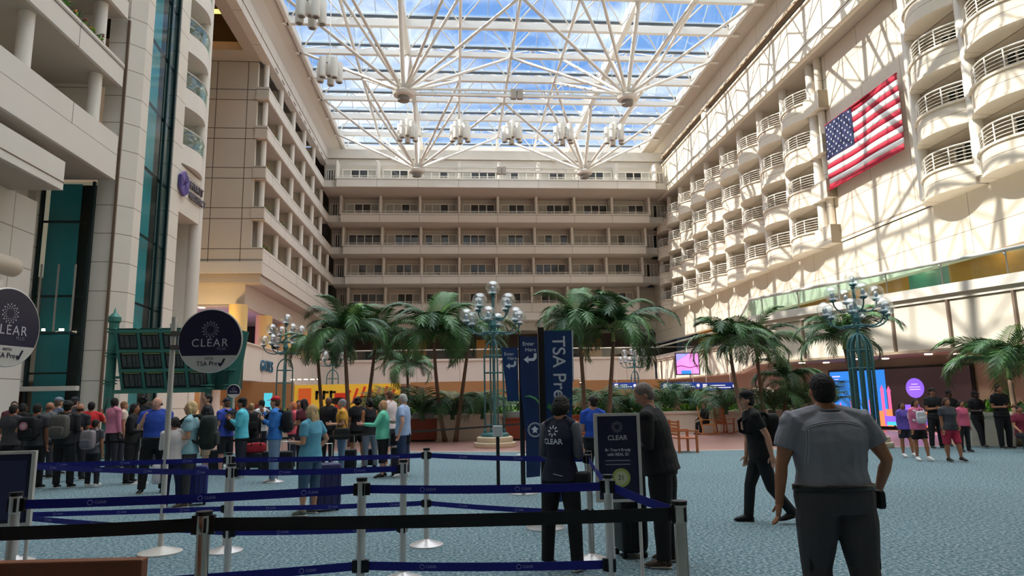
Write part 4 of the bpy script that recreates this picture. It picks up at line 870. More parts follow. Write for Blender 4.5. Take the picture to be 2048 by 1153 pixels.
def disc_sign(base,hp,cz,cx,r,rz,label,small=False):
    t=empty('disc_sign',(base[0],base[1],0),rz); tag(t,label,'sign')
    M().use(post).lathe([(.24,0),(.24,.015),(.08,.06),(.03,.08)],(0,0,0),28).build('base',t,smooth=True,autos=True); M().use(post).tube([(0,0,.05),(0,0,hp)],.032,14).build('pole',t,smooth=True,autos=True)
    d=empty('disc'); d.parent=t
    bpy.data.objects.remove(d)
    def face(m,sgn,z0cut):
        pts=[(r*math.cos(a),r*math.sin(a)) for a in [2*PI*k/64 for k in range(64)]]
        return pts
    cut=-.48*r; m=M()
    up=[(x,z) for x,z in [(r*math.cos(a),r*math.sin(a)) for a in np.linspace(math.asin(-.48),PI-math.asin(-.48),50)]]
    lo=[(r*math.cos(a),r*math.sin(a)) for a in np.linspace(PI-math.asin(-.48),2*PI+math.asin(-.48),24)]
    m.use(navyd).prism(up,-.012,.012,ax='y'); m.use(greyd).prism(lo,-.012,.012,ax='y'); m.use(post).tube([((r+.004)*math.cos(2*PI*k/64),0,(r+.004)*math.sin(2*PI*k/64)) for k in range(64)],.013,6,closed=True)
    dd=m.build('disc',t); dd.location=(cx,-.03,cz)
    logo_ring(dd,lavg,r*.24,(0,-.014,r*.36)); text('CLEAR',r*.36,lavg,dd,(0,-.016,-r*.08),depth=.001,spacing=1.15); text('PLUS',r*.13,mat('disc_lilac','#8f88a8',.5),dd,(r*.38,-.016,-r*.27),depth=.001)
    if not small:
        text('WITH',r*.11,navyd,dd,(0,-.016,-r*.58),depth=.001); text('TSA Pre',r*.2,navyd,dd,(-r*.06,-.016,-r*.74),depth=.001)
        M().use(navyd).beam((r*.32,-.016,-r*.72),(r*.37,-.016,-r*.82),.02,.003,up=(0,1,0)).beam((r*.37,-.016,-r*.82),(r*.5,-.016,-r*.58),.02,.003,up=(0,1,0)).build('check_mark',dd)
        for z in (cz+r*.25,cz-r*.2): M().use(mat('bracket_steel','#77706e',.4,metal=.5)).box((-.01 if cx>0 else -.1,-.05,z-.03),(.1 if cx>0 else .01,.03,z+.03)).build('bracket',t)
    return t
v=G(320,1107); c=AY(425,683,v.y); disc_sign(v,2.75,c.z,c.x-v.x+.0,.375,R(-4),'round navy and grey sign on a tall white pole, second from the left')
c=AY(9,655,6.9); v=Vector((c.x-.07,6.49,0)); disc_sign(v,2.75,c.z,.42,.37,R(80),'round navy and grey sign cut by the left picture edge')
v=AY(468,783,19.5); disc_sign(v,v.z+.1,v.z,.0,.17,0,'small dark blue disc sign above the cap wearers',small=True)
# ================================================================ tall blue banners
bann=mat('banner_blue','#123a72',.45,noise=.06,nscale=2); bann2=mat('banner_blue_deep','#0f2c5c',.45); bw=mat('banner_white','#dfe4ee',.5); gsw=mat('banner_green','#3f8a4a',.5); poleb=mat('banner_pole_black','#0b0c10',.4)
def poly(m,pts,y0=-.012,y1=.012): m.prism(pts,y0,y1,ax='y')
def bannerpost(px,pyb,h,label,left,right,Y=None):
    v=G(px,pyb); t=empty('banner_stand',(v.x,v.y,0),0); tag(t,label,'banner sign'); M().use(chrome).lathe([(.26,0),(.26,.012),(.12,.04),(.0,.05)],(0,0,0),30).build('base',t,smooth=True,autos=True)
    M().use(poleb).box((-.04,-.04,.04),(.04,.04,h)).build('pole',t)
    def arrow(d,x,z,s):
        m=M().use(bw); m.add([(x-.11*s,-.016,z),(x-.03*s,-.016,z+.06*s),(x-.03*s,-.016,z-.06*s)],[(0,2,1)])
        P=[(x-.04*s,z-.022*s),(x+.06*s,z-.022*s),(x+.1*s,z+.02*s),(x+.105*s,z+.1*s),(x+.06*s,z+.1*s),(x+.055*s,z+.04*s),(x+.04*s,z+.022*s),(x-.04*s,z+.022*s)]
        m.add([(a,-.016,b) for a,b in P],[tuple(range(8))]); m.build('arrow',d)
    if left:
        x0,z0,z1=left; m=M().use(bann); poly(m,[(-.055,z0),(-.055,z1),(x0,z1),(x0*.72,z0)]); d=m.build('small_banner',t)
        text('Enter',.085,bw,d,(x0*.55-.02,-.015,z1-.12),depth=.001); text('Here',.085,bw,d,(x0*.45,-.015,z1-.2),depth=.001); arrow(d,x0*.5,z1-.34,.9)
    if right: right(t,arrow)
    return t
def rB(t,arrow):
    H=2.84; m=M().use(bann2); poly(m,[(-.02,H-.02),(.40,H-.04),(.375,1.5),(.30,.3),(.055,.28),(.055,1.0),(-.02,1.9)],-.02,.0); d=m.build('tall_banner',t)
    d.location=(0,-.045,0)
    text('Enter',.1,bw,d,(.14,-.026,H-.16),depth=.001); text('Here',.1,bw,d,(.18,-.026,H-.27),depth=.001); o=arrow(d,.17,H-.45,1.15)
    for ob in d.children:
        if ob.name.startswith('arrow'): ob.location=(0,-.012,0)
    m=M().use(gsw); m.tube([(.055,-.022,1.72),(.15,-.022,1.72),(.24,-.022,1.68),(.33,-.022,1.58),(.38,-.022,1.46)],[.006,.02,.024,.016,.006],6); m.build('green_swoosh',d)
    m=M().use(bw); 
    for rr in (.125,.105): m.tube([(.225+rr*math.cos(a*PI/20),-.024,1.12+rr*math.sin(a*PI/20)) for a in range(40)],.006 if rr>.11 else .003,5,closed=True)
    m.add([(.225+x,-.024,1.12+z) for x,z in [(-.07,.02),(-.03,.035),(0,.07),(.03,.035),(.07,.02),(.03,-.01),(.04,-.06),(0,-.04),(-.04,-.06),(-.03,-.01)]],[tuple(range(10))]); m.build('eagle_seal',d)
def rC(t,arrow):
    H=2.63; m=M().use(bann); poly(m,[(.04,H-.03),(.43,H-.01),(.42,1.9),(.35,.35),(.04,.3)]); m.use(bw).beam((.435,0,H-.02),(.425,0,1.9),.012,.03); m.use(gsw).box((.15,-.014,H-.03),(.42,.014,H-.012)); d=m.build('tall_banner',t)
    text('TSA Pre',.25,bw,d,(.235,-.016,H-.1),rot=(PI/2,PI/2,0),depth=.001,align='LEFT',bold=.002)
    m=M().use(gsw); m.add([(x,-.016,z) for x,z in [(.08,1.62),(.17,1.56),(.23,1.6),(.40,1.7),(.27,1.54),(.17,1.48),(.06,1.56)]],[tuple(range(7))]); m.build('green_swoosh',d)
bannerpost(1047,988,2.84,'black stand carrying two Enter Here arrow banners in blue',(-.36,1.64,2.62),rB)
bannerpost(1091,1057,2.65,'tall blue TSA Pre banner on a black stand behind the vest',None,rC)
v=G(997,980); t=empty('queue_reader',(v.x,v.y,0)); tag(t,'white box reader on a thin black post before the lamp post','card reader'); M().use(poleb).tube([(0,0,.02),(0,0,.98)],.035,10).build('post',t); M().use(mat('reader_white','#cfcfcd',.4)).box((-.09,-.08,.98),(.09,.08,1.18)).build('head_box',t,bevel=.01); M().use(poleb).lathe([(.24,0),(.24,.015),(.05,.03),(0,.03)],(0,0,0),24).build('base',t)
# sign frames on stands
def board_stand(c,w,h,rz,legz,label,content):
    t=empty('sign_stand',(c.x,c.y,0),rz); tag(t,label,'sign'); z0=c.z-h/2; z1=c.z+h/2
    m=M().use(navyd).box((-w/2,-.01,z0),(w/2,.01,z1)); d=m.build('poster',t)
    m=M().use(post); m.box((-w/2-.03,-.02,z0),(-w/2,.02,z1)).box((w/2,-.02,z0),(w/2+.03,.02,z1)).box((-w/2-.03,-.02,z1),(w/2+.03,.02,z1+.025)).box((-w/2-.03,-.02,z0-.025),(w/2+.03,.02,z0)); m.build('frame',t)
    M().use(post).tube([(w/2-.0,0.03,.02),(w/2-.0,.03,z1)],.016,10).build('leg',t); M().use(post).tube([(-w/2+.1,.03,.02),(-w/2+.1,.03,z1)],.012,10).build('leg',t)
    M().use(post).lathe([(.22,0),(.22,.012),(.05,.03),(0,.03)],(0,.03,0),24).build('base',t,smooth=True,autos=True); content(d,w,z0,z1); return t
def cClear(d,w,z0,z1):
    logo_ring(d,lavg,.045,(0,-.012,z1-.1)); text('CLEAR',.062,lavg,d,(0,-.012,z1-.2),depth=.001,bold=.001); text('Be Travel Ready',.036,lavg,d,(0,-.012,z1-.31),depth=.001,bold=.001); text('with REAL ID',.036,lavg,d,(0,-.012,z1-.35),depth=.001,bold=.001)
    g=mat('print_grey','#8e8ba0',.5); m=M().use(g)
    for k in range(2): m.box((-.12,-.012,z1-.41-.035*k),(.11,-.0105,z1-.40-.035*k))
    m.build('small_print',d); m=M().use(mat('badge_lime','#c3c86a',.5)); m.add([(.02+.085*math.cos(a*PI/20),-.0115,z1-.56+.085*math.sin(a*PI/20)) for a in range(40)],[tuple(range(40))]); m.use(mat('badge_pale','#dadbb0',.5)); m.add([(.02+.06*math.cos(a*PI/20),-.0125,z1-.56+.06*math.sin(a*PI/20)) for a in range(40)],[tuple(range(40))]); b=m.build('badge',d); text('21',.06,navyd,b,(.02,-.0135,z1-.56),depth=.0005)
v=AY(1236,915,6.35); board_stand(v,.37,.75,R(-3),0,'navy poster stand before the tall man in black',cClear)
def cPlain(d,w,z0,z1):
    M().use(mat('poster_navy_pale','#34335c',.5)).box((-w/2+.03,-.013,z0+.03),(w/2-.03,-.0105,z1-.05)).build('print_area',d)
v=AY(12,978,6.2); board_stand(v,.36,.56,R(6),0,'white framed dark poster stand at the left picture edge',cPlain)
# ================================================================ bench bottom left
benchw=mat('bench_wood','#7a4326',.4,noise=.25,nscale=4); 
p=G(288,1118,.93); t=empty('slatted_bench',(p.x,p.y,0),R(-3)); tag(t,'dark red wooden bench back in the bottom left corner','bench')
m=M().use(benchw).box((-1.9,-.02,.78),(0,.05,.93)); m.build('top_rail',t,bevel=.008)
for k in range(16): M().use(benchw).box((-.16-.11*k,0,.45),(-.10-.11*k,.02,.79)).build('slat',t)
M().use(benchw).box((-1.9,-.6,.38),(0,.03,.42)).build('seat',t); M().use(mat('bench_end','#a05a30',.4)).box((-.06,-.03,.0),(.0,.05,.8)).build('leg',t); M().use(benchw).box((-1.9,-.03,.0),(-1.84,.05,.8)).build('leg',t); M().use(benchw).box((-.06,-.6,0),(0,-.54,.62)).build('leg',t); M().use(benchw).box((-1.9,-.6,0),(-1.84,-.54,.62)).build('leg',t); M().use(benchw).box((-.07,-.6,.6),(.01,0,.64)).build('arm',t)
# ================================================================ stanchions and belts
steel=mat('stanchion_steel','#ddd6d1',.35,metal=.6); blueb=mat('belt_blue','#131a8a',.6); blackb=mat('belt_black','#0a0a0c',.6); belttx=mat('belt_print','#8d90d8',.6)
ST={}
def stanchion(key,pos,h,label,dual=True,r=.033,mt=None,base=.2):
    t=empty('belt_stanchion',(pos[0],pos[1],0)); tag(t,label,'stanchion','belt stanchions'); mt=mt or steel
    M().use(mat('base_steel','#dcd6d4',.35,metal=.4)).lathe([(base,0),(base,.012),(base*.9,.022),(r*1.6,.06),(r,.075)],(0,0,0),32).build('base',t,smooth=True,autos=True)
    M().use(mt).lathe([(r,.07),(r,h-.08)],(0,0,0),20).build('post',t,smooth=True,autos=True)
    hd=M().use(mt).lathe([(r*1.02,h-.14),(r*1.15,h-.13),(r*1.15,h-.02)],(0,0,0),20).build('head',t,smooth=True,autos=True); M().use(black).lathe([(r*1.25,h-.025),(r*1.25,h),(0,h+.004)],(0,0,0),20).build('cap',hd)
    for z in ([h-.085,.48] if dual else [h-.085]):
        m=M().use(black)
        for a in range(4): c,s=math.cos(a*PI/2+.5),math.sin(a*PI/2+.5); m.box((c*r*1.1-.008,s*r*1.1-.008,z-.045),(c*r*1.1+.008,s*r*1.1+.008,z+.045))
        m.build('belt_slot',t)
    ST[key]=(Vector((pos[0],pos[1],0)),h,t,r); return t
def belt(a,b,z=None,mt=None,w=.05,sag=.012,print_=True,zb=None,lab=None):
    A,ha,ta,ra=ST[a]; Bq=ST[b][0] if b in ST else Vector(b); z=ha-.085 if z is None else z; z2=z if zb is None else zb
    d=(Bq-A); Ld=d.length; d.normalize(); p0=A+d*(ra+.01); p1=Bq-d*(.04 if b in ST else 0); mt=mt or blueb; m=M().use(mt); n=12; vs=[]
    for i in range(n+1):
        u=i/n; q=p0.lerp(p1,u)-A; zz=z+(z2-z)*u-sag*4*u*(1-u); vs+= [(q.x,q.y,zz-w/2),(q.x,q.y,zz+w/2)]
    m.add(vs,[(2*i,2*i+2,2*i+3,2*i+1) for i in range(n)]); m.use(black).box((p0.x-A.x-.02,p0.y-A.y-.02,z-w*.7),(p0.x-A.x+.02,p0.y-A.y+.02,z+w*.7)).box((p1.x-A.x-.02,p1.y-A.y-.02,z2-w*.7),(p1.x-A.x+.02,p1.y-A.y+.02,z2+w*.7))
    o=m.build('belt',ta)
    so=o.modifiers.new('s','SOLIDIFY'); so.thickness=.002
    if print_:
        ang=math.atan2(d.y,d.x); k=.45
        if math.cos(ang)<0: ang+=PI
        nn=Vector((math.sin(ang),-math.cos(ang),0))
        while k<Ld-.3:
            q=p0+d*k-A; u=k/Ld; zz=z+(z2-z)*u-sag*4*u*(1-u); q=q+nn*.003; sl=math.atan((z2-z)/Ld)*(1 if (p1-p0).dot(Vector((math.cos(ang),math.sin(ang),0)))>0 else -1)
            text('CLEAR',w*.42,belttx,o,(q.x,q.y,zz),rot=(PI/2,-sl,ang),depth=.0005,align='LEFT',bold=.0006); q2=q-Vector((math.cos(ang),math.sin(ang),0))*w*.45
            r_=M().use(belttx).tube([(w*.26*math.cos(a*PI/7),w*.26*math.sin(a*PI/7),0) for a in range(14)],.0022,4,closed=True).build('ring_mark',o); r_.location=(q2.x,q2.y,zz); r_.rotation_euler=(PI/2,0,ang); k+=.72
    return o
W1=.062
stanchion('A',G(409,1023,1.0),1.0,'polished stanchion with thick black belts, left one nearest the bench',False,.042,mat('copper_steel','#bfae9f',.15,metal=1))
stanchion('G',G(1358,1002,1.0),1.0,'polished stanchion in front of the tall man in black',False,.042,mat('copper_steel','#bfae9f',.15,metal=1))
stanchion('C',G(724,956,1.12),1.12,'near steel stanchion joining two upper blue belts, left of centre')
stanchion('F',G(1215,950,1.12),1.12,'near steel stanchion in front of the navy poster stand')
stanchion('L2',G(33,985,1.12),1.12,'near steel stanchion at the left picture edge with a black top')
stanchion('L1',G(47,918,1.12),1.12,'steel stanchion behind the near one at the left picture edge')
stanchion('B1',G(459,906,1.12),1.12,'steel stanchion left of centre, farther of the close pair')
stanchion('B2',G(464,928,1.12),1.12,'steel stanchion left of centre, nearer of the close pair')
stanchion('D',G(807,920,1.12),1.12,'steel stanchion between the thick near one and the slim far one')
stanchion('E',G(853,897,1.12),1.12,'slim steel stanchion with its whole base visible on the carpet')
stanchion('H',G(1176,903,1.12),1.12,'steel stanchion at the right side of the woman in the vest')
stanchion('I',(-3.9,15.45,0),1.0,'dark-based stanchion beside the red-capped man',False,.03)
stanchion('J',(-6.9,15.9,0),1.0,'dark-based stanchion before the woman in the black cardigan',False,.03)
stanchion('K',(-10.6,16.2,0),1.0,'dark-based stanchion at the far left of the queue',False,.03)
stanchion('N',(2.0,20.8,0),1.0,'far stanchion hidden behind the blue banners',False,.03)
belt('L2','C',w=W1); belt('C','F',w=W1); belt('L2','C',z=.48,w=W1); belt('C','F',z=.48,w=W1); belt('F','G',w=W1,zb=.93)
belt('L1','B2',w=W1*.9); belt('B2','D',w=W1*.9); belt('L1','B2',z=.48,w=W1*.9); belt('B2','D',z=.48,w=W1*.9); belt('L1',(-8.2,8.4,0),w=W1*.9)
belt('B1','E',w=W1*.9); belt('E','H',w=W1*.9); belt('B1','E',z=.48,w=W1*.9); belt('E','H',z=.48,w=W1*.9); belt('B1',(-8.0,8.7,0),w=W1*.9); belt('B1',(-8.0,8.7,0),z=.48,w=W1*.9); belt('H','F',w=W1)
belt('A','G',mt=blackb,w=.085,print_=False); belt('A',(-3.6,4.75,0),mt=blackb,w=.085,print_=False)
belt('K','J',mt=blackb,print_=False,sag=.03); belt('J','I',mt=blackb,print_=False,sag=.03); belt('I','N',mt=blackb,print_=False,sag=.03); belt('K',(-14.5,16.4,0),mt=blackb,print_=False)
# ================================================================ people
SKIN={'l':mat('skin_light','#c99478',.55),'m':mat('skin_tan','#a87050',.55),'d':mat('skin_brown','#6b4330',.5),'k':mat('skin_dark','#47302a',.5),'p':mat('skin_pink','#d09a86',.55)}
eyew=mat('eye_white','#d8d4cf',.3); eyed=mat('eye_dark','#1c1512',.3); lipm={k:mat('lips_'+k,c,.5) for k,c in {'l':'#a8605a','m':'#8a4a40','d':'#5a3028','k':'#3f2522','p':'#b06a62'}.items()}
def cloth(c,rough=.85):
    return mat('cloth_'+c.strip('#'),c,rough,noise=.12,nscale=5,bump=.55,bscale=9)
JOBS=[]
def V(*a): return Vector(a)
def tubeE(m,pts,rad,n=12): m.tube(pts,rad,n)
def hand(m,w,f,thumb,s,H,curl=.5):
    """palm, four unequal bent fingers and a thumb; w wrist, f finger direction, thumb = side of the thumb"""
    f=f.normalized(); t=(thumb-f*thumb.dot(f)); t=t.normalized() if t.length>1e-3 else V(0,1,0); nrm=f.cross(t).normalized()*s
    L=.052*H; pw=.0225*H
    def sec(c,a,b): return c,(a,b)
    vs=[]; k=10; C3=[(-.1,.55,.6),(.25,.85,.62),(.7,1.0,.55),(1.0,.9,.42)]
    for (u,a,b) in C3:
        c=w+f*L*u
        for j in range(k): q=2*PI*j/k; vs.append(c+t*(pw*a*math.cos(q))+nrm*(pw*b*math.sin(q)*.8))
    m.add(vs,[(i*k+j,i*k+(j+1)%k,(i+1)*k+(j+1)%k,(i+1)*k+j) for i in range(3) for j in range(k)]+[tuple(range(k-1,-1,-1)),tuple(range(3*k,4*k))])
    for i,(o,ln) in enumerate(((.72,.92),(.25,1.0),(-.25,.95),(-.7,.75))):
        b=w+f*L*.93+t*pw*o; l=.044*H*ln; a1=curl*.5; a2=curl*1.2; a3=curl*1.8
        d1=f*math.cos(a1)+nrm*math.sin(a1); d2=f*math.cos(a2)+nrm*math.sin(a2); d3=f*math.cos(a3)+nrm*math.sin(a3); r=.0049*H
        m.tube([b,b+d1*l*.45,b+d1*l*.45+d2*l*.32,b+d1*l*.45+d2*l*.32+d3*l*.23],[r,r*.98,r*.9,r*.62],7)
    b=w+f*L*.22+t*pw*.7; d1=(f*.75+t*.75+nrm*.25).normalized(); d2=(f*.95+t*.3+nrm*.4).normalized(); r=.0056*H
    m.tube([b,b+d1*.024*H,b+d1*.024*H+d2*.022*H],[r*1.25,r,r*.7],7)
ARM={'hang':((.10,.02,-1),(.02,.14,-1)),'swingf':((.1,.4,-.95),(0,.65,-.8)),'swingb':((.16,-.42,-.9),(.06,-.15,-1)),'bent':((.12,-.05,-1),(-.3,.95,.05)),'phone':((.12,.1,-1),(-.35,.75,.62)),'up':((.3,.55,-.6),(-.25,.45,.9)),'hip':((.45,-.25,-.85),(-.45,.35,-.55)),'out':((.35,.5,-.75),(.1,.95,.1)),'fold':((.12,.15,-1),(-.85,.5,.12)),'strap':((.2,.15,-1),(-.35,.45,.85)),'lap':((.1,.3,-.9),(-.1,.85,-.45)),'back':((.3,-.3,-.9),(.0,.3,-.95))}
LEG={'stand':((.03,.0,-1),(.0,.0,-1)),'wide':((.12,.0,-1),(.05,-.02,-1)),'fwd':((.02,.32,-.95),(.0,.12,-1)),'back':((.02,-.22,-.97),(.0,-.62,-.8)),'sit':((.08,1,-.08),(0,.05,-1)),'half':((.05,.12,-1),(0,-.08,-1)),'backs':((.02,-.1,-1),(0,-.3,-1))}
def person(px,fy,hy,head,label,skin='l',hair=('short','#3a2a20'),top=('#333333','short'),bottom=('#22242c','pants'),shoes='#1a1a1c',w=1.0,female=False,arms=('hang','hang'),legs=('stand','wide'),lean=0,look=0,nod=0,vox=None,belly=0,hat=None,glasses=False,H=None,pos=None,zoff=0,sole='#d8d8d4',tuck=False,belt_=None,hem=-.055,group=None,tilt=0):
    g=Vector(pos) if pos is not None else G(px,fy)
    if H is None:
        r=ray(px,hy); d=math.hypot(g.x,g.y); H=H0+d/math.hypot(r.x,r.y)*r.z; H=max(1.42,min(1.96,H))
    dist=math.hypot(g.x,g.y); vox=vox or (.0085 if dist<10 else .013 if dist<13 else .017)
    sk=SKIN[skin]; a=R(lean); sp=V(0,math.sin(a),math.cos(a)); sd=V(1,0,0); fw=V(0,math.cos(a),-math.sin(a))
    hipz=.52*H; hip=V(0,0,hipz); hw=(.055 if not female else .058)*H*w**.75
    K={}
    for s,nm in ((-1,0),(1,1)):
        t1,t2=LEG[legs[nm]]; h=hip+V(s*hw*.92,0,-.02*H); k=h+V(s*t1[0],t1[1],t1[2]).normalized()*.235*H; an=k+V(s*t2[0],t2[1],t2[2]).normalized()*.225*H; K[s]=[h,k,an]
    dz=.042*H-min(K[-1][2].z,K[1][2].z)+zoff
    for s in (-1,1): K[s]=[v+V(0,0,dz) for v in K[s]]
    hip=hip+V(0,0,dz)
    def T(u,x=0,y=0): return hip+sp*(u*H)+sd*(x*H)+fw*(y*H)
    shw=(.108 if not female else .094)*w**.6
    AR={}
    for s,nm in ((-1,0),(1,1)):
        u1,u2=ARM[arms[nm]] if isinstance(arms[nm],str) else arms[nm]
        sh=T(.283,s*shw); e1=V(s*u1[0],u1[1],u1[2]); e1=e1.normalized(); el=sh+e1*.165*H; e2=V(s*u2[0],u2[1],u2[2]).normalized(); wr=el+e2*.145*H; AR[s]=[sh,el,wr,e2]
    fem=female; B=belly
    SEC=[(-.06,.084,.062),(-.03,.096,.068+B*.2),(.01,.098 if not fem else .102,.068+B*.5),(.05,.092 if not fem else .092,.064+B),(.10,.085 if not fem else .074,.058+B),(.16,.092 if not fem else .078,.060+B*.8),(.21,.102 if not fem else .088,.066+B*.3+(.008 if fem else 0)),(.255,.104 if not fem else .088,.061),(.285,.088 if not fem else .076,.052),(.306,.06,.043),(.325,.036,.034)]
    def torso(m,add=0,u0=-9,u1=9,flare=0):
        S=[q for q in SEC if u0-.001<=q[0]<=u1]; P=[T(q[0],0,(q[2]-.06)*.35 if B else 0) for q in S]; rr=[(q[2]*H*w**.7+add+(flare if i==0 else 0),q[1]*H*w**.9+add+(flare if i==0 else 0)) for i,q in enumerate(S)]
        m.tube(P,rr,20)
    hc=T(.398,0,.012); R_=Matrix.Rotation(R(-look),3,'Z')@Matrix.Rotation(R(nod)-a*.3,3,'X')@Matrix.Rotation(R(tilt),3,'Y')
    def HP(x,y,z): return hc+R_@V(x*H,y*H,z*H)
    # ---- body
    m=M().use(sk); torso(m); m.tube([T(.27),T(.32,0,.002),HP(0,-.008,-.03)],[.042*H,.033*H,.031*H],12)
    m.ell(HP(0,-.004,.012),(.0425*H,.052*H,.053*H),16,12,R_); m.ell(HP(0,.012,-.022),(.034*H,.036*H,.040*H),14,10,R_); m.ell(HP(0,.030,-.047),(.016*H,.014*H,.014*H),10,6,R_)
    m.tube([HP(0,.044,.016),HP(0,.056,-.006),HP(0,.050,-.014)],[.0045*H,.0075*H,.007*H],8)
    for s in (-1,1):
        m.ell(HP(s*.043,-.003,-.002),(.006*H,.011*H,.016*H),8,6,R_); m.ell(HP(s*.026,.030,-.012),(.012*H,.012*H,.012*H),8,6,R_)
        sh,el,wr,e2=AR[s]; m.ell(sh,(.034*H*w**.5,.034*H,.033*H),10,8); m.tube([T(.335,s*.012,-.004),T(.305,s*.055,-.006),sh],[.026*H,.03*H*w**.3,.03*H*w**.4],10); m.tube([T(.275,s*.05),sh,sh.lerp(el,.45),el,el.lerp(wr,.3),wr,wr+e2*.012*H],[.03*H,.032*H*w**.5,.029*H*w**.5,.0225*H,.0235*H,.0155*H,.015*H],12)
        h,k,an=K[s]; m.tube([h+V(0,0,.03*H),h.lerp(k,.3),h.lerp(k,.75),k,k.lerp(an,.3),k.lerp(an,.75),an+V(0,0,-.015*H)],[.046*H*w**.7,.048*H*w**.7,.038*H*w**.5,.033*H,.035*H*w**.5,.023*H,.021*H],14)
        m.tube([an+V(0,-.018*H,-.02*H),an+V(0,.008*H,-.02*H),an+V(0,.022*H,-.022*H)],[(.016*H,.018*H),(.014*H,.018*H),(.008*H,.014*H)],8)
    ex=M().use(sk)
    for s in (-1,1):
        sh,el,wr,e2=AR[s]; th=V(-s*.25,1,.1) if abs(e2.z)>.75 else V(-s*.5,0,1); hand(ex,wr,e2,th,s if abs(e2.z)>.75 else s,H,.45)
    for s in (-1,1):
        ex.use(eyew).ell(HP(s*.0165,.0425,.006),(.0068*H,.0045*H,.0042*H),8,6,R_); ex.use(eyed).ell(HP(s*.0165,.0462,.006),(.0032*H,.002*H,.0032*H),8,6,R_)
        ex.use(mat('brow_'+hair[1].strip('#'),hair[1],.9)).tube([HP(s*.008,.0475,.0165),HP(s*.017,.047,.0195),HP(s*.027,.041,.0165)],.0016*H,5)
    ex.use(lipm[skin]).tube([HP(-.013,.042,-.0285),HP(0,.0475,-.027),HP(.013,.042,-.0285)],[.0018*H,.0036*H,.0018*H],6)
    root=job('person',m,vox,ex,None); root.location=(g.x,g.y,0); root.rotation_euler=(0,0,R(-head)); tag(root,label,'person',group)
    # ---- top
    col,sl=top[0],top[1]; tm=cloth(col) if isinstance(col,str) else col
    m=M().use(tm); add=.016 if sl!='none' else .012
    if tuck: torso(m,add,.0,9)
    else: torso(m,add+.006,hem,9,.016)
    m.tube([T(.295),T(.325,0,-.004)],[.05*H,.039*H],12)
    frac={'short':.62,'long':1,'none':0,'three':1}[sl]
    for s in (-1,1):
        sh,el,wr,e2=AR[s]
        if not frac: m.tube([T(.322,s*.02,-.004),T(.305,s*.055,-.006),T(.29,s*.085,-.004)],[.032*H,.034*H*w**.3,.034*H*w**.4],10)
        if frac:
            m.ell(sh,(.040*H*w**.5,.041*H,.038*H),10,8); m.tube([T(.322,s*.02,-.004),T(.305,s*.055,-.006),sh],[.032*H,.036*H*w**.3,.036*H*w**.4],10)
            if frac<1: m.tube([T(.275,s*.05),sh,sh.lerp(el,.4),sh.lerp(el,frac)],[.038*H,.041*H*w**.5,.039*H*w**.5,.037*H*w**.5],12)
            else: m.tube([T(.275,s*.05),sh,sh.lerp(el,.5),el,el.lerp(wr,.3),wr.lerp(el,.05 if sl=='long' else .4)],[.037*H,.039*H*w**.5,.035*H*w**.5,.0295*H,.029*H,.0225*H],12)
    tn={'dress':'dress','jacket':'jacket','vest':'vest'}.get(top[2] if len(top)>2 else '','shirt')
    sho=job(tn,m,vox,None,root)
    # ---- bottom
    col,kind=bottom; bm_=cloth(col); m=M().use(bm_)
    S=[q for q in SEC if q[0]<=.052]; P=[T(q[0],0,(q[2]-.06)*.35 if B else 0) for q in S]; tk=.012 if tuck else 0; m.tube(P,[(q[2]*H*w**.7+.008+tk,q[1]*H*w**.9+.008+tk) for q in S],16)
    ln={'pants':1.0,'shorts':.47,'skirt':.38,'capri':.75,'short_shorts':.3}[kind]
    if kind=='skirt':
        k0=(K[-1][0]+K[1][0])/2; k1=(K[-1][0].lerp(K[-1][1],.85)+K[1][0].lerp(K[1][1],.85))/2; m.tube([k0+V(0,0,.06*H),k0,k1],[(.075*H*w,.11*H*w),(.08*H*w,.118*H*w),(.088*H*w,.122*H*w)],18)
    else:
        for s in (-1,1):
            h,k,an=K[s]; Pn=[h+V(0,0,.0*H),h.lerp(k,.3),h.lerp(k,.7),k,k.lerp(an,.35),k.lerp(an,.7),an+V(0,0,.0)]; r0=[.056*w**.75,.058*w**.75,.050*w**.7,.043*w**.6,.041*w**.6,.038*w**.4,.037*w**.4]
            if ln>=1: q=7
            elif ln>=.7: q=5
            elif ln>=.45: q=4
            else: q=3; 
            r0=[x*H*(1.08 if ln<1 and i>=q-1 else 1) for i,x in enumerate(r0)]; m.tube(Pn[:q],r0[:q],14)
    job({'pants':'trousers','shorts':'shorts','skirt':'skirt','capri':'trousers','short_shorts':'shorts'}[kind],m,vox,None,root)
    if belt_: by=(SEC[2][2]-.06)*.35 if B else 0; M().use(cloth(belt_,.4)).tube([T(.04,0,by)-sp*.02,T(.04,0,by)+sp*.02],[((SEC[2][2]+SEC[3][2])/2*H*w**.7+.028,(SEC[2][1]+SEC[3][1])/2*H*w**.9+.028)]*2,24).build('belt',root,smooth=True)
    # ---- shoes
    for s in (-1,1):
        h,k,an=K[s]; f2=V(s*.12,1,0).normalized(); an0=V(an.x,an.y,0); lift=an.z-.042*H; pitch=min(1.0,max(0,lift*3.2)); ms=M().use(cloth(shoes,.6)); L=.145*H
        def FP(u,z): 
            q=an0+f2*((u-.27)*L*math.cos(pitch)); return V(q.x,q.y,z+an.z-.042*H-(u-.27)*L*math.sin(pitch))
        ms.tube([FP(0.0,.035),FP(.12,.05),FP(.35,.062),FP(.6,.044),FP(.85,.032),FP(1.0,.024)],[(.012,.012),(.034,.038),(.038,.044),(.044,.036),(.043,.026),(.014,.008)],12); ms.tube([FP(.3,.05),FP(.24,.085)],[.042,.038],10)
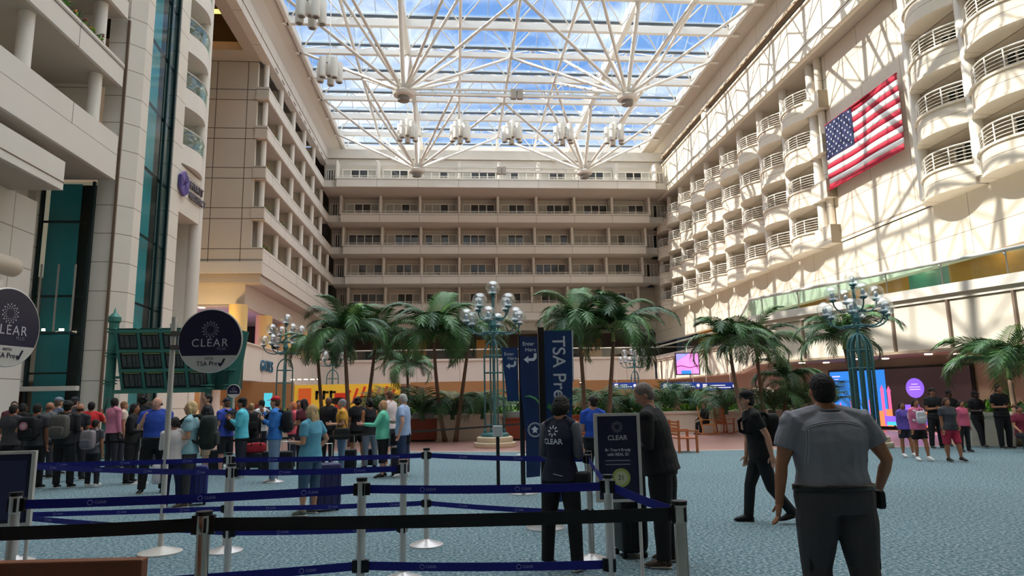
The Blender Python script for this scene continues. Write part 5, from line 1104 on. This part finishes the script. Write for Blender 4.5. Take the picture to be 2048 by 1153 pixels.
        so_=ms.build('shoe',root,smooth=True); M().use(mat('sole_'+sole.strip('#'),sole,.6)).tube([FP(.0,.012),FP(.3,.01),FP(.7,.01),FP(1.02,.016)],[(.026,.011),(.039,.012),(.046,.012),(.016,.008)],10).build('sole',so_,smooth=True)
    # ---- hair, hats, glasses
    st,hcx=hair[0],hair[1]; hm=mat('hair_'+hcx.strip('#'),hcx,.75,noise=.35,nscale=25,bump=.8,bscale=60); rs=random.Random(int(px)+7)
    if st!='bald':
        m=M().use(hm); m.ell(HP(0,-.012,.020),(.0465*H,.0545*H,.054*H),18,12,R_); m.ell(HP(0,-.022,-.006),(.044*H,.040*H,.045*H),14,10,R_)
        if st=='long':
            for dx in (-.026,0,.026): m.tube([HP(dx,-.03,.02),HP(dx*1.15,-.045,-.04),hc+R_@V(dx*1.2*H,-.046*H,0)+V(0,0,-.115*H),hc+R_@V(dx*.8*H,-.042*H,0)+V(0,0,-.155*H)],[(.022*H,.026*H),(.02*H,.028*H),(.016*H,.024*H),(.006*H,.012*H)],10)
            for s in (-1,1): m.tube([HP(s*.03,.0,.045),HP(s*.045,-.008,0),HP(s*.044,-.016,-.06)],[.014*H,.016*H,.01*H],8)
        if st=='bob': 
            m.ell(HP(0,-.022,-.010),(.050*H,.046*H,.056*H),14,10,R_)
            for s in (-1,1): m.tube([HP(s*.03,.0,.045),HP(s*.046,-.008,.0),HP(s*.044,-.014,-.05)],[.014*H,.018*H,.012*H],8)
        if st=='curly':
            for q in range(46):
                a1=rs.uniform(0,2*PI); a2=rs.uniform(-.5,1.45); x,y,z=math.cos(a2)*math.cos(a1),math.cos(a2)*math.sin(a1),math.sin(a2)
                if y>.45 and z<.55: continue
                m.ell(HP(x*.052,y*.056-.014,z*.06+.012),(.017*H,)*3,7,5)
        if st=='bun': m.ell(HP(0,-.062,.03),(.024*H,.024*H,.024*H),10,8,R_)
        if st=='pony': m.tube([HP(0,-.06,.02),HP(0,-.085,.0),HP(0,-.075,-.07),HP(0,-.06,-.12)],[.012*H,.017*H,.016*H,.005*H],8)
        if st=='messy':
            for q in range(30):
                a1=rs.uniform(0,2*PI); a2=rs.uniform(0,1.4); x,y,z=math.cos(a2)*math.cos(a1),math.cos(a2)*math.sin(a1),math.sin(a2)
                m.ell(HP(x*.044,y*.05-.012,z*.054+.018),(.016*H,.02*H,.014*H),7,5)
        job('hair',m,vox*.75,None,root)
    elif hcx:
        m=M().use(hm); 
        for s in (-1,1): m.ell(HP(s*.035,-.022,-.008),(.013*H,.03*H,.022*H),8,6,R_)
        m.ell(HP(0,-.045,-.012),(.03*H,.014*H,.022*H),8,6,R_); job('hair',m,vox,None,root)
    if hat:
        m=M().use(cloth(hat)); m.ell(HP(0,-.008,.046),(.048*H,.056*H,.038*H),18,12,R_); m.tube([HP(0,.03,.036),HP(0,.07,.034),HP(0,.096,.027)],[(.036*H,.006*H),(.036*H,.004*H),(.022*H,.003*H)],12); m.ell(HP(0,-.006,.081),.005*H,6,4); job('cap',m,vox*.6,None,root)
    if glasses:
        m=M().use(mat('glasses_dark','#141416',.2)); zz=.006 if glasses!='top' else .062; yy=.053 if glasses!='top' else .03
        for s in (-1,1): 
            m.tube([HP(s*.018+.013*math.cos(q*PI/6),yy,zz+.009*math.sin(q*PI/6)) for q in range(12)],.0015*H,5,closed=True); m.tube([HP(s*.032,yy-.003,zz+.003),HP(s*.045,0,zz)],.0014*H,5)
            if glasses=='top': m.ell(HP(s*.018,yy,zz),(.012*H,.004*H,.009*H),8,6,R_)
        m.build('glasses',root)
    root['_H']=H; del root['_H']
    return dict(o=root,g=g,H=H,head=head,T=T,AR=AR,HP=HP,hip=hip,sp=sp,SEC=SEC,w=w,K=K)
def job(name,m,vox,ex,parent):
    me=m.mesh(name,True); o=bpy.data.objects.new(name,me); C.objects.link(o)
    if parent is not None: o.parent=parent
    r=o.modifiers.new('r','REMESH'); r.mode='VOXEL'; r.voxel_size=vox; r.use_smooth_shade=True
    s=o.modifiers.new('s','SMOOTH'); s.factor=.5; s.iterations=3
    JOBS.append((o,ex)); return o
def bake():
    dg=bpy.context.evaluated_depsgraph_get()
    for o,ex in JOBS:
        me=bpy.data.meshes.new_from_object(o.evaluated_get(dg)); old=o.data; mats=[x for x in old.materials]
        if ex is not None:
            n=len(me.vertices); co=np.empty(n*3,dtype=np.float32); me.vertices.foreach_get('co',co); vs=co.reshape(-1,3).tolist()
            nf=len(me.polygons); lt=np.empty(nf,dtype=np.int32); me.polygons.foreach_get('loop_total',lt); li=np.empty(len(me.loops),dtype=np.int32); me.loops.foreach_get('vertex_index',li)
            fs=[]; k=0; li=li.tolist()
            for t in lt.tolist(): fs.append(tuple(li[k:k+t])); k+=t
            me2=bpy.data.meshes.new(o.name); me2.from_pydata(vs+ex.v,[],fs+[tuple(i+n for i in f) for f in ex.f])
            for x in ex.mats: me2.materials.append(x)
            me2.polygons.foreach_set('material_index',[0]*nf+ex.m); me2.polygons.foreach_set('use_smooth',[True]*len(me2.polygons)); me2.update(); bpy.data.meshes.remove(me); me=me2
        else:
            me.materials.clear()
            for x in mats: me.materials.append(x)
            me.polygons.foreach_set('material_index',[0]*len(me.polygons))
        o.modifiers.clear(); o.data=me; me.name=o.name
    for o,ex in JOBS: pass
    JOBS.clear()
def WP(p,v):  # point of the person's own frame -> world
    return Matrix.Rotation(R(-p['head']),4,'Z')@v+p['g']
def place(t,p,v,rz=0):
    q=WP(p,v); t.location=q; t.rotation_euler=(0,0,R(-p['head'])+rz); return t
# ---------------------------------------------------------------- carried things
def rbox(m,w,d,h,r=.3,c=(0,0,0),n=8):
    """soft box as a superellipsoid"""
    vs=[];k=20
    def f(x,e): return math.copysign(abs(x)**e,x)
    for i in range(n*2+1):
        ph=-PI/2+PI*i/(n*2)
        for j in range(k):
            t=2*PI*j/k; vs.append((c[0]+w/2*f(math.cos(ph),r)*f(math.cos(t),r),c[1]+d/2*f(math.cos(ph),r)*f(math.sin(t),r),c[2]+h/2*f(math.sin(ph),r)))
    m.add(vs,[(i*k+j,i*k+(j+1)%k,(i+1)*k+(j+1)%k,(i+1)*k+j) for i in range(n*2) for j in range(k)]); return m
def backpack(p,col,label,w=.32,h=.46,d=.17,acc=None,dz=0,front=False):
    t=empty('backpack'); tag(t,label,'backpack'); c=cloth(col); H=p['H']; s=1 if front else -1
    rbox(M().use(c),w,d,h,.45).build('bag_body',t,smooth=True); rbox(M().use(cloth(acc or col)),w*.8,d*.5,h*.42,.45,(0,-d*.42,-h*.18)).build('front_pocket',t,smooth=True)
    M().use(black).tube([(-.04,0,h/2-.01),(-.04,0,h/2+.04),(.04,0,h/2+.04),(.04,0,h/2-.01)],.01,6).build('grab_handle',t)
    back=p['SEC'][6][2]*H*p['w']**.7+.02
    for q in (-1,1):
        M().use(c).tube([(q*.1,d*.35,h*.38),(q*.11,d*.6,h*.5),(q*.115,d*.6+back*1.1,h*.46),(q*.12,d*.65+back*2.05,h*.25),(q*.13,d*.7+back*1.9,-.02),(q*.14,d*.45,-h*.3)],[(.012,.026)]*6,8).build('shoulder_strap',t,smooth=True)
    v=p['T'](.175+dz,0,0); v=v+V(0,s*(back+d*.5),0); place(t,p,v,PI if front else 0); return t
def suitcase(x,y,col,label,rz=0,w=.4,d=.26,h=.6,hand=.35):
    t=empty('suitcase',(x,y,0),rz); tag(t,label,'suitcase'); c=mat('case_'+col.strip('#'),col,.5,noise=.08)
    rbox(M().use(c),w,d,h,.22,(0,0,h/2+.05)).build('shell',t,smooth=True)
    m=M().use(black)
    for k in range(4): m.box((-w/2+.06+k*(w-.12)/3-.004,-d/2-.004,.12),(-w/2+.06+k*(w-.12)/3+.004,-d/2+.002,h-.02))
    m.build('ribs',t)
    for a in (-1,1):
        for b_ in (-1,1): M().use(rub).lathe([(0,-.02),(.028,-.02),(.028,.02),(0,.02)],(0,0,0),12).xf(Matrix.Translation((a*w*.38,b_*d*.34,.03))@Matrix.Rotation(PI/2,4,'Y')).build('wheel',t)
    if hand: M().use(steel).tube([(-.09,0,h),(-.09,0,h+hand),(.09,0,h+hand),(.09,0,h)],.009,6).build('pull_handle',t)
    return t
def handbag(p,col,label,side=1,w=.3,h=.22,drop=-.02,strap=True,front=0,d=.13):
    t=empty('shoulder_bag'); tag(t,label,'bag'); c=cloth(col,.6); rbox(M().use(c),d,w,h,.4).build('bag_body',t,smooth=True)
    if strap: M().use(c).tube([(0,w*.35,h*.4),(-side*.05,.06,.3),(-side*.12,.02,.52),(-side*.05,-.06,.3),(0,-w*.35,h*.4)],.011,6).build('strap',t,smooth=True)
    v=p['T'](drop,0,0)+V(side*(.105*p['H']*p['w']+d*.5),front,0); place(t,p,v); return t
def held(p,side,kind,label):
    sh,el,wr,e2=p['AR'][side]; v=wr+e2*.075
    if kind=='phone': t=M().use(black).box((-.035,-.006,-.06),(.035,.006,.07)).build('phone'); M().use(mat('phone_screen','#6d7a8a',.2,emit=.3)).box((-.031,-.0075,-.055),(.031,-.006,.065)).build('screen',t); c='phone'
    elif kind=='paper': t=M().use(mat('paper_white','#e4e6ea',.7)).box((-.1,-.12,-.003),(.1,.12,.003)).build('paper_sheet'); M().use(mat('print_grey','#8e8ba0',.5)).box((-.07,-.08,.003),(.07,.02,.004)).build('print',t); c='paper'
    elif kind=='tablet': t=M().use(black).box((-.09,-.008,-.12),(.09,.008,.12)).build('tablet'); M().use(mat('phone_screen','#6d7a8a',.2,emit=.3)).box((-.08,-.0095,-.11),(.08,-.008,.11)).build('screen',t); c='tablet'
    tag(t,label,c); place(t,p,v+V(0,.01,.01)); return t
P={}
# ---- right side, near
P['grey']=person(1650,1290,737,2,'heavy-set man walking away in grey striped-yoke shirt and dark trousers','m',('short','#14100e'),('#85858d','short'),('#444144','pants'),'#1a1a1c',1.5,arms=(((.3,.05,-1),(.1,.12,-1)),((.42,-.2,-.9),(.05,.55,-.75))),legs=('half','backs'),lean=3,vox=.0085,belly=.012,tuck=True,belt_='#101012',H=1.86,pos=G(1697,1290))
P['tall']=person(1334,1132,755,-62,'tall grey-haired man in black looking down, behind the polished stanchion','l',('short','#7a6f68'),('#131318','long','jacket'),('#0f1014','pants'),'#4a382c',1.24,arms=('bent','bent'),legs=('stand','wide'),lean=10,nod=-30,look=-20,vox=.0085,belly=.012,H=1.86)
P['vest']=person(1126,1140,782,32,'dark-haired worker in navy vest with white logo, seen from behind','l',('bob','#1a1412'),('#191d33','none','vest'),('#0e0f13','pants'),'#141416',1.0,True,arms=('bent','bent'),legs=('wide','wide'),lean=5,nod=-20,look=10,vox=.0085,H=1.74)
P['cap']=person(1530,1046,772,-82,'man in black tee and cap striding left past the palms','l',('short','#2a211c'),('#0e0e12','short'),('#15171c','pants'),'#0c0c0e',.98,arms=('swingb','hang'),legs=('back','fwd'),lean=9,vox=.0085,hat='#0d0d10',H=1.78,sole='#1a1a1c')
P['tsa2']=person(1192,990,790,8,'TSA officer in royal blue shirt and dark trousers, seen from behind','l',('bun','#2a1c16'),('#2350b8','short'),('#14151c','pants'),'#101012',1.02,True,arms=('bent','hang'),look=-40,tuck=True,belt_='#0c0c0e')
# ---- right side, far
P['purple']=person(1814,915,812,178,'girl in purple hoodie walking behind the girl in pink','m',('long','#1c1412'),('#6a56b8','long'),('#2a2a35','short_shorts'),'#e4e4e2',1.0,True,arms=('swingf','hang'),legs=('fwd','stand'),look=20)
P['pink']=person(1843,922,797,182,'girl in pink hooded jacket with a small white bag on her chest','m',('long','#241512'),('#e0749a','long','jacket'),('#101014','short_shorts'),'#eeeeec',1.05,True,arms=('hang','hang'),legs=('fwd','stand'))
P['redshorts']=person(1906,924,795,176,'woman in dark grey tee and red shorts walking toward the camera','m',('long','#4a2e22'),('#3c3c42','short'),('#b02a48','shorts'),'#151517',1.3,True,arms=('hang','hang'),legs=('fwd','stand'),belly=.015)
P['pinkback']=person(1933,905,812,176,'person in pink jacket half hidden behind the woman in red shorts','m',('long','#1c1412'),('#d0607f','long'),('#1c1c22','pants'),w=1.05,female=True)
P['cop1']=person(1877,898,776,185,'policeman in black uniform standing just behind the girl in pink','m',('short','#1a1512'),('#15161c','short'),('#121318','pants'),w=1.12,arms=('fold','fold'),belt_='#08080a',hat='#121216')
P['cop2']=person(1909,893,781,180,'officer in black cap behind the woman in red shorts','d',('short','#111111'),('#15161c','short'),('#121318','pants'),w=1.12,arms=('fold','fold'),hat='#101014')
P['cop3']=person(1962,896,782,170,'dark uniformed officer leaning on the stone planter, farther left one','k',('short','#0c0c0c'),('#12131a','short'),('#101116','pants'),w=1.1,arms=('strap','bent'),legs=('stand','fwd'),belt_='#08080a',hat='#101014')
P['cop4']=person(2012,898,769,175,'tall dark uniformed officer leaning on the planter at the right','m',('short','#1a1512'),('#12131a','short'),('#101116','pants'),w=1.15,arms=('bent','bent'),legs=('half','stand'),belt_='#08080a')
P['maroon']=person(2046,905,838,200,'person in maroon seated low at the right picture edge','m',('short','#1a1512'),('#7a1f38','short'),('#1c1c22','pants'),H=1.6,legs=('sit','sit'),arms=('lap','lap'),pos=G(2050,905))
# ---- queue, right to left
P['paleblue']=person(806,955,787,-75,'grey-haired man in pale blue tee looking down at his luggage','p',('short','#b9b4ae'),('#9fb4d8','short'),('#2a3a5a','shorts'),'#dddddd',1.12,arms=('back','bent'),nod=-22,belly=.012)
P['whitetee']=person(778,935,780,-60,'tall brown-haired man in pinkish white tee behind the mint jacket','l',('short','#6a4630'),('#e2cfd0','short'),('#3a3f4a','shorts'),'#c8c8c8')
P['mint']=person(765,956,800,-88,'lady in mint cardigan raising both hands with a crossbody bag','p',('bob','#c8936a'),('#6fd0ae','long'),('#101014','capri'),'#1a1a1c',1.12,True,arms=('out','hang'),belly=.01)
P['blacktop']=person(738,938,798,-30,'curly dark-haired woman in black top and grey jeans','m',('curly','#171110'),('#15151b','none'),('#6f7886','pants'),w=1.0,female=True,arms=('bent','hang'))
P['blackdress']=person(713,932,794,-20,'curly-haired woman in short black outfit with bare legs','m',('curly','#120e0e'),('#101014','short','dress'),('#101014','short_shorts'),'#c8a080',w=1.05,female=True,arms=('bent','bent'),hem=-.055)
P['yellow']=person(682,945,797,-100,'grey-haired person in mustard yellow shirt with a black bag','l',('short','#8e8a92'),('#d59a3a','short'),('#5f7894','pants'),'#8a8a8a',1.15,arms=('bent','bent'),legs=('stand','wide'))
P['suit']=person(655,930,793,-150,'bald man in dark suit and white shirt behind the blonde head','d',('bald','#2a201c'),('#16171d','long','jacket'),('#15161c','pants'),w=1.1)
P['teal']=person(618,1030,808,-62,'blonde woman in teal tee holding white papers, blue suitcase behind her','l',('long','#c2a276'),('#5fa3bd','short'),('#3d5a74','capri'),'#6f7468',1.14,True,arms=('bent','hip'),legs=('wide','stand'),vox=.011,look=-5,belly=.008)
P['maroonw']=person(604,945,797,-60,'dark-haired woman in maroon top standing behind the blonde woman','m',('long','#171010'),('#5a1f2c','short'),('#1c2030','pants'),female=True,arms=('bent','hang'))
P['pinkshirt']=person(583,935,803,-120,'orange-haired person in coral pink shirt','p',('bob','#d07a4a'),('#e0606e','short'),('#2c3040','pants'),female=True,arms=('bent','bent'))
P['redcap']=person(546,965,793,-95,'man in red cap and bright blue pullover raising his hand','l',('short','#5a4030'),('#2f74c4','long'),('#6d87a4','pants'),'#b9bcb8',1.12,arms=('phone','up'),hat='#c62430')
P['whitebp']=person(519,925,799,-60,'dark-haired person in white shirt beyond the red cap','d',('short','#15100e'),('#dcdcde','short'),('#2a2d38','pants'),arms=('hang','bent'))
P['darkblond']=person(498,935,806,-20,'short-haired person in black jacket between teal sleeves and red cap','l',('short','#a88a62'),('#141318','long','jacket'),('#17181e','pants'),w=1.08)
P['tealsleeve']=person(479,957,796,-95,'man in dark cap with turquoise sleeves and grey body','m',('short','#1a1412'),('#58c3d6','long'),('#1c2230','pants'),'#b0b4b8',1.12,arms=('phone','phone'),hat='#16161c')
P['bluecap']=person(447,948,797,-60,'man in navy cap and royal blue shirt with black backpack','p',('short','#6a4a38'),('#3a52b8','short'),('#1c1f2a','shorts'),w=1.1,arms=('bent','hang'),hat='#20243a')
P['asian']=person(408,958,787,-105,'young man with glasses in black zip jacket and tan shorts','l',('short','#0e0c0c'),('#17181d','long','jacket'),('#b39a7a','shorts'),'#1c1c1e',1.0,arms=('hang','hang'),glasses=True,look=-30)
P['greenpack']=person(372,1014,801,-98,'blonde woman with big dark green backpack, facing left','l',('bob','#d9b887'),('#8fb9c4','short'),('#2e2f35','pants'),'#6a5a52',1.1,True,arms=('bent','bent'),legs=('wide','stand'),vox=.011)
P['whiteshirt']=person(340,1018,835,-10,'shorter person in white patterned shirt partly hidden by the sign pole','l',('short','#2a2422'),('#ddd3d2','long'),('#1b2148','pants'),'#b8b4b0',1.0,arms=('phone','bent'),vox=.011,H=1.5)
P['tsa1']=person(303,987,792,168,'stout bald TSA officer in royal blue shirt talking with passengers','p',('bald','#5a4438'),('#2346a4','short'),('#101116','pants'),'#0c0c0e',1.25,arms=('hang','strap'),legs=('wide','wide'),look=25,belly=.02,tuck=True,belt_='#08080a')
P['curlyback']=person(276,950,783,5,'person with big curly black hair and dark jacket seen from behind','k',('curly','#0c0a0a'),('#17161a','long','jacket'),('#15151a','pants'),w=1.15)
P['brownhead']=person(296,935,802,20,'brown-haired person mostly hidden behind the stout officer','l',('short','#5c4432'),('#3a3a44','short'),('#22242c','pants'))
P['cardigan']=person(258,968,806,85,'woman in black cardigan and blue top with sunglasses on her head','m',('long','#1c1614'),('#111114','long','jacket'),('#111116','pants'),'#15151a',1.12,True,arms=('bent','fold'),glasses='top',belly=.01)
P['cream']=person(239,935,802,60,'brown-haired person in cream top behind the black cardigan','l',('short','#8a6444'),('#d6c2b0','short'),('#3a3a44','pants'),female=True)
P['pinkhood']=person(219,938,795,30,'dark-haired person in pink hooded top beside the green steel column','k',('short','#0c0a0a'),('#cf7f9a','long'),('#22242c','pants'))
P['kid']=person(181,975,836,10,'dark-haired child with a plaid grey backpack','m',('short','#0f0c0c'),('#4a4a50','short'),('#1a1c24','pants'),'#e6e6e4',H=1.42,vox=.014)
P['redtee']=person(172,950,803,-20,'dark-haired person in bright red top lifting a long black stick','m',('short','#15100e'),('#d22a2e','short'),('#22242c','pants'),arms=('hang','up'))
P['baldback']=person(148,962,806,5,'bald person in dark tee seen from behind','m',('bald','#3a2a22'),('#26262e','short'),('#1a1b22','pants'),w=1.05)
P['darkcap']=person(138,935,793,10,'person in dark flat cap behind the grey backpack wearer','l',('short','#2c2420'),('#3a4048','short'),('#1c1e26','pants'),hat='#2c3138')
P['greypack']=person(122,977,801,0,'black-haired person with large grey backpack','m',('messy','#0e0c0c'),('#1d1d22','long'),('#17181e','pants'),'#15151a',1.08,arms=('hang','bent'))
P['bluecap2']=person(104,950,795,25,'person in grey-blue cap and plaid shirt','l',('short','#6a5a4a'),('#5f6a80','short'),('#22242c','pants'),hat='#7c8798')
P['baldgrey']=person(86,958,803,20,'balding man in grey tee looking right','m',('bald','#5a4030'),('#6a6c70','short'),('#2a2c34','pants'),w=1.1)
P['skullpack']=person(60,978,806,2,'dark-haired person with black backpack bearing a pink emblem','m',('short','#15110f'),('#3c3c40','short'),('#15161c','pants'),'#15151a',1.1,arms=('hip','hang'))
P['leftarm']=person(12,975,808,10,'person at the left edge in grey tee with bent forearm','m',('short','#241b17'),('#3a3a3e','short'),('#15161c','pants'),arms=('bent',((.3,.1,-.9),(.6,.7,.1))),w=1.1)
P['leftback']=person(33,945,806,15,'dark-haired person in black between the left edge and the emblem backpack','m',('bob','#120e0d'),('#121216','short'),('#17181e','pants'),female=True)
P['faceleft']=person(16,938,802,150,'distant person in maroon facing the camera at the far left','p',('short','#3a2a22'),('#5a2a34','short'),('#22242c','pants'))
P['farface']=person(594,930,800,170,'small dark-haired face seen between orange hair and maroon top','m',('short','#241a16'),('#8a8f98','short'),('#22242c','pants'))
# seated ones far in the lobby
g=G(948,872); P['sit1']=person(948,872,846,-70,'dark-clothed person sitting in the orange rocking chair','d',('long','#120e0e'),('#16161c','long'),('#17181e','pants'),H=1.66,legs=('sit','sit'),arms=('bent','bent'),pos=(g.x,g.y,0),female=True)
g=G(1413,869); P['sit2']=person(1413,869,840,250,'traveller in black sitting in the rocking chair right of the armchair','l',('short','#1c1614'),('#15151b','long'),('#17181e','pants'),H=1.7,legs=('sit','sit'),arms=('lap','lap'),pos=(g.x,g.y,0))
bake()
# ---- what they wear and carry
backpack(P['greenpack'],'#1f2a26','large dark green backpack on the blonde woman by the sign pole',.36,.58,.26,dz=-.01)
backpack(P['greypack'],'#57544f','big grey backpack among the dark left group',.36,.5,.22)
sp_=backpack(P['skullpack'],'#101014','black backpack with round pink and white emblem',.36,.5,.2)
m=M().use(mat('emblem_pink','#c27a86',.6)); m.add([(.085*math.cos(a*PI/12),-.158,.06+.085*math.sin(a*PI/12)) for a in range(24)],[tuple(range(24))]); m.use(mat('emblem_pale','#dccfd0',.6))
for k in range(6): a=k*PI/3; m.add([(.06*math.cos(a),-.161,.06+.06*math.sin(a)),(.02*math.cos(a+.8),-.161,.06+.02*math.sin(a+.8)),(.02*math.cos(a-.8),-.161,.06+.02*math.sin(a-.8))],[(0,1,2)])
m.build('emblem',sp_)
backpack(P['kid'],'#8a8084','plaid grey and lilac backpack on the child',.3,.4,.16,acc='#6a6670')
backpack(P['bluecap'],'#14151b','black backpack on the man in navy cap',.34,.5,.2)
backpack(P['whitebp'],'#2c3140','small dark backpack on the white shirt beyond the red cap',.28,.38,.14)
backpack(P['darkblond'],'#0f0f14','black backpack between turquoise sleeves and red cap',.34,.5,.2)
backpack(P['redcap'],'#12131a','black backpack behind the man in the red cap',.34,.48,.2)
backpack(P['bluecap2'],'#6e7686','grey-blue backpack on the wearer of the grey-blue cap',.32,.44,.18)
backpack(P['pink'],'#d8d8dc','small white backpack worn on the chest of the girl in pink',.24,.3,.1,front=True)
backpack(P['cap'],'#0b0b0e','black backpack of the man in the black cap',.3,.44,.18)
handbag(P['mint'],'#15151a','black crossbody bag on the mint cardigan',1,.28,.22,.02); handbag(P['yellow'],'#0f0f12','large black bag at the mustard shirt',-1,.36,.28,.0)
handbag(P['blackdress'],'#141418','black bag held by the woman in the short black outfit',1,.26,.2,.06); handbag(P['vest'],'#101014','small black pouch at the hip of the navy vest worker',1,.16,.14,-.01,strap=False)
handbag(P['grey'],'#0c0c0f','small black pouch on the belt of the man in grey',1,.1,.13,-.01,strap=False,d=.05)
handbag(P['whiteshirt'],'#cfcdd2','white plastic bag hanging beside the stout officer',-1,.3,.34,-.14,strap=False)
held(P['teal'],-1,'paper','white papers in the hand of the woman in the teal tee'); held(P['tealsleeve'],-1,'phone','phone in the hands of the man with turquoise sleeves'); held(P['tall'],-1,'tablet','dark tablet held by the tall man in black'); held(P['cardigan'],1,'phone','phone held by the woman in the black cardigan'); held(P['pinkshirt'],1,'phone','phone held by the person in coral pink'); held(P['redcap'],-1,'phone','phone lifted by the man in the red cap'); held(P['whiteshirt'],-1,'paper','folded paper held by the shorter person in white')
def SC(px,fy,*a,**k): v=G(px,fy); return suitcase(v.x,v.y,*a,**k)
SC(650,1022,'#262458','upright indigo suitcase behind the woman in the teal tee',rz=.5,w=.44,d=.28,h=.68); SC(800,952,'#3c3c44','dark grey suitcase at the feet of the man in pale blue',rz=.2,w=.42,h=.6)
t=empty('travel_bag'); v=G(803,955); t.location=(v.x-.02,v.y-.02,.85); tag(t,'black travel bag standing on the dark grey suitcase','bag'); rbox(M().use(cloth('#111116')),.44,.22,.3,.4).build('bag_body',t,smooth=True); M().use(black).tube([(-.1,0,.13),(-.07,0,.24),(.07,0,.24),(.1,0,.13)],.012,6).build('handle',t)
SC(392,1010,'#26307e','blue suitcase beside the woman with the green backpack',w=.34,h=.6,rz=.3); SC(1262,1112,'#0e0e11','black suitcase standing before the tall man in black',w=.3,d=.36,h=.95,rz=.1,hand=.1); SC(540,950,'#15151b','black suitcase left of the red-capped man',w=.36,h=.5); SC(570,950,'#101016','black suitcase right of the red-capped man',w=.36,h=.5); SC(740,935,'#131318','small black case behind the black dress',w=.3,h=.42,hand=.2); SC(700,940,'#17171c','black case beside the mustard shirt',w=.3,h=.45,hand=.4); SC(430,945,'#1a1a20','dark case behind the green backpack',w=.34,h=.5)
v=G(510,940); t=empty('duffel_bag',(v.x,v.y,.55),.3); tag(t,'red and black duffel bag on a dark case left of the red cap','bag'); rbox(M().use(cloth('#9a1c28')),.5,.25,.26,.5).build('bag_body',t,smooth=True); M().use(cloth('#141418')).tube([(-.12,-.12,.05),(-.1,-.12,.2),(.1,-.12,.2),(.12,-.12,.05)],.014,6).build('handle',t); SC(508,940,'#131318','dark case carrying the red duffel bag',w=.4,h=.38,hand=0)
# pole lifted by the person in red
q=WP(P['redtee'],P['redtee']['AR'][1][2]); t=M().use(black).tube([q,q+V(.03,0,.12),q+V(.1,0,.42)],[.018,.014,.02],8).build('black_stick',smooth=True); tag(t,'long black stick raised above the person in red','stick')
# back print of the navy vest, yoke piping of the grey shirt
from mathutils.bvhtree import BVHTree
def surf(p,name):
    o=[c for c in p['o'].children if c.name.startswith(name)][0]; me=o.data
    return o,BVHTree.FromPolygons([v.co.copy() for v in me.vertices],[tuple(f.vertices) for f in me.polygons])
def onback(bv,x,z,off=.004):
    h=bv.ray_cast(Vector((x,-1.0,z)),Vector((0,1,0)))
    return (h[0]+V(0,-off,0)) if h[0] is not None else V(x,-.15,z)
def conform(me,bv,cx,cz,off=.004):
    for v in me.vertices: x,z=v.co.x+cx,v.co.y+cz; q=onback(bv,x,z,off+.0); v.co=(x,q.y,z)
p=P['vest']; o,bv=surf(p,'vest'); H=p['H']; z0=p['T'](.2).z
me=curve_text('CLEAR',.075,mat('vest_print','#e6e6ea',.6),depth=0,bold=.002); conform(me,bv,-.035,z0-.0); ob=bpy.data.objects.new('lettering',me); C.objects.link(ob); ob.parent=o
m=M().use(mat('vest_print','#e6e6ea',.6))
for k in range(8):
    a=2*PI*k/8
    for rr in (.05,.034): c=(-.035+rr*math.cos(a),z0+.105+rr*math.sin(a)); s=.009; m.add([onback(bv,c[0]+s*math.cos(b),c[1]+s*math.sin(b)) for b in (a,a+PI/2,a+PI,a+3*PI/2)],[(0,1,2,3)])
m.build('logo_ring',o)
m=M().use(mat('vest_print','#e6e6ea',.6)); m.tube([onback(bv,-.02+.02*k,p['T'](.02).z-.004*k) for k in range(6)],.0025,5); m.build('small_stripe',o)
# rolled grey sleeves under the vest
for s in (-1,1):
    sh,el,wr,e2=p['AR'][s]; M().use(cloth('#5d6068')).tube([p['T'](.3,s*.062),sh+V(0,0,.006),sh.lerp(el,.5),el,el.lerp(wr,.15)],[.03*H,.038*H,.034*H,.029*H,.029*H],14).build('rolled_sleeve',p['o'],smooth=True)
p=P['grey']; o,bv=surf(p,'shirt'); H=p['H']; pm=mat('piping_white','#b9b9bd',.7)
for dz in (0,.012):
    pts=[onback(bv,x,p['T'](.282).z+dz-.9*x*x,.003) for x in np.linspace(-.21,.21,21)]; M().use(pm).tube(pts,.0022,5).build('yoke_piping',o)
for s in (-1,1):
    for dx in (0,.014):
        pts=[onback(bv,s*(.21-dx+.0012*k),p['T'](.282).z-.04-.016*k,.003) for k in range(16)]; M().use(pm).tube(pts,.002,5).build('side_piping',o)
m=M().use(mat('collar_grey','#5e5e66',.8)).tube([p['T'](.322,.045*math.cos(a),.045*math.sin(a)-.008) for a in np.linspace(0,2*PI,20)[:-1]],.014,6,closed=True).build('collar',o,smooth=True)
for s in (-1,1):
    k0,k1,an=p['K'][s]; c=k0.lerp(k1,.8); rbox(M().use(cloth('#2c2b2f')),.04,.15,.2,.4,(s*(abs(c.x)+.075),c.y,c.z)).build('cargo_pocket',p['o'],smooth=True)
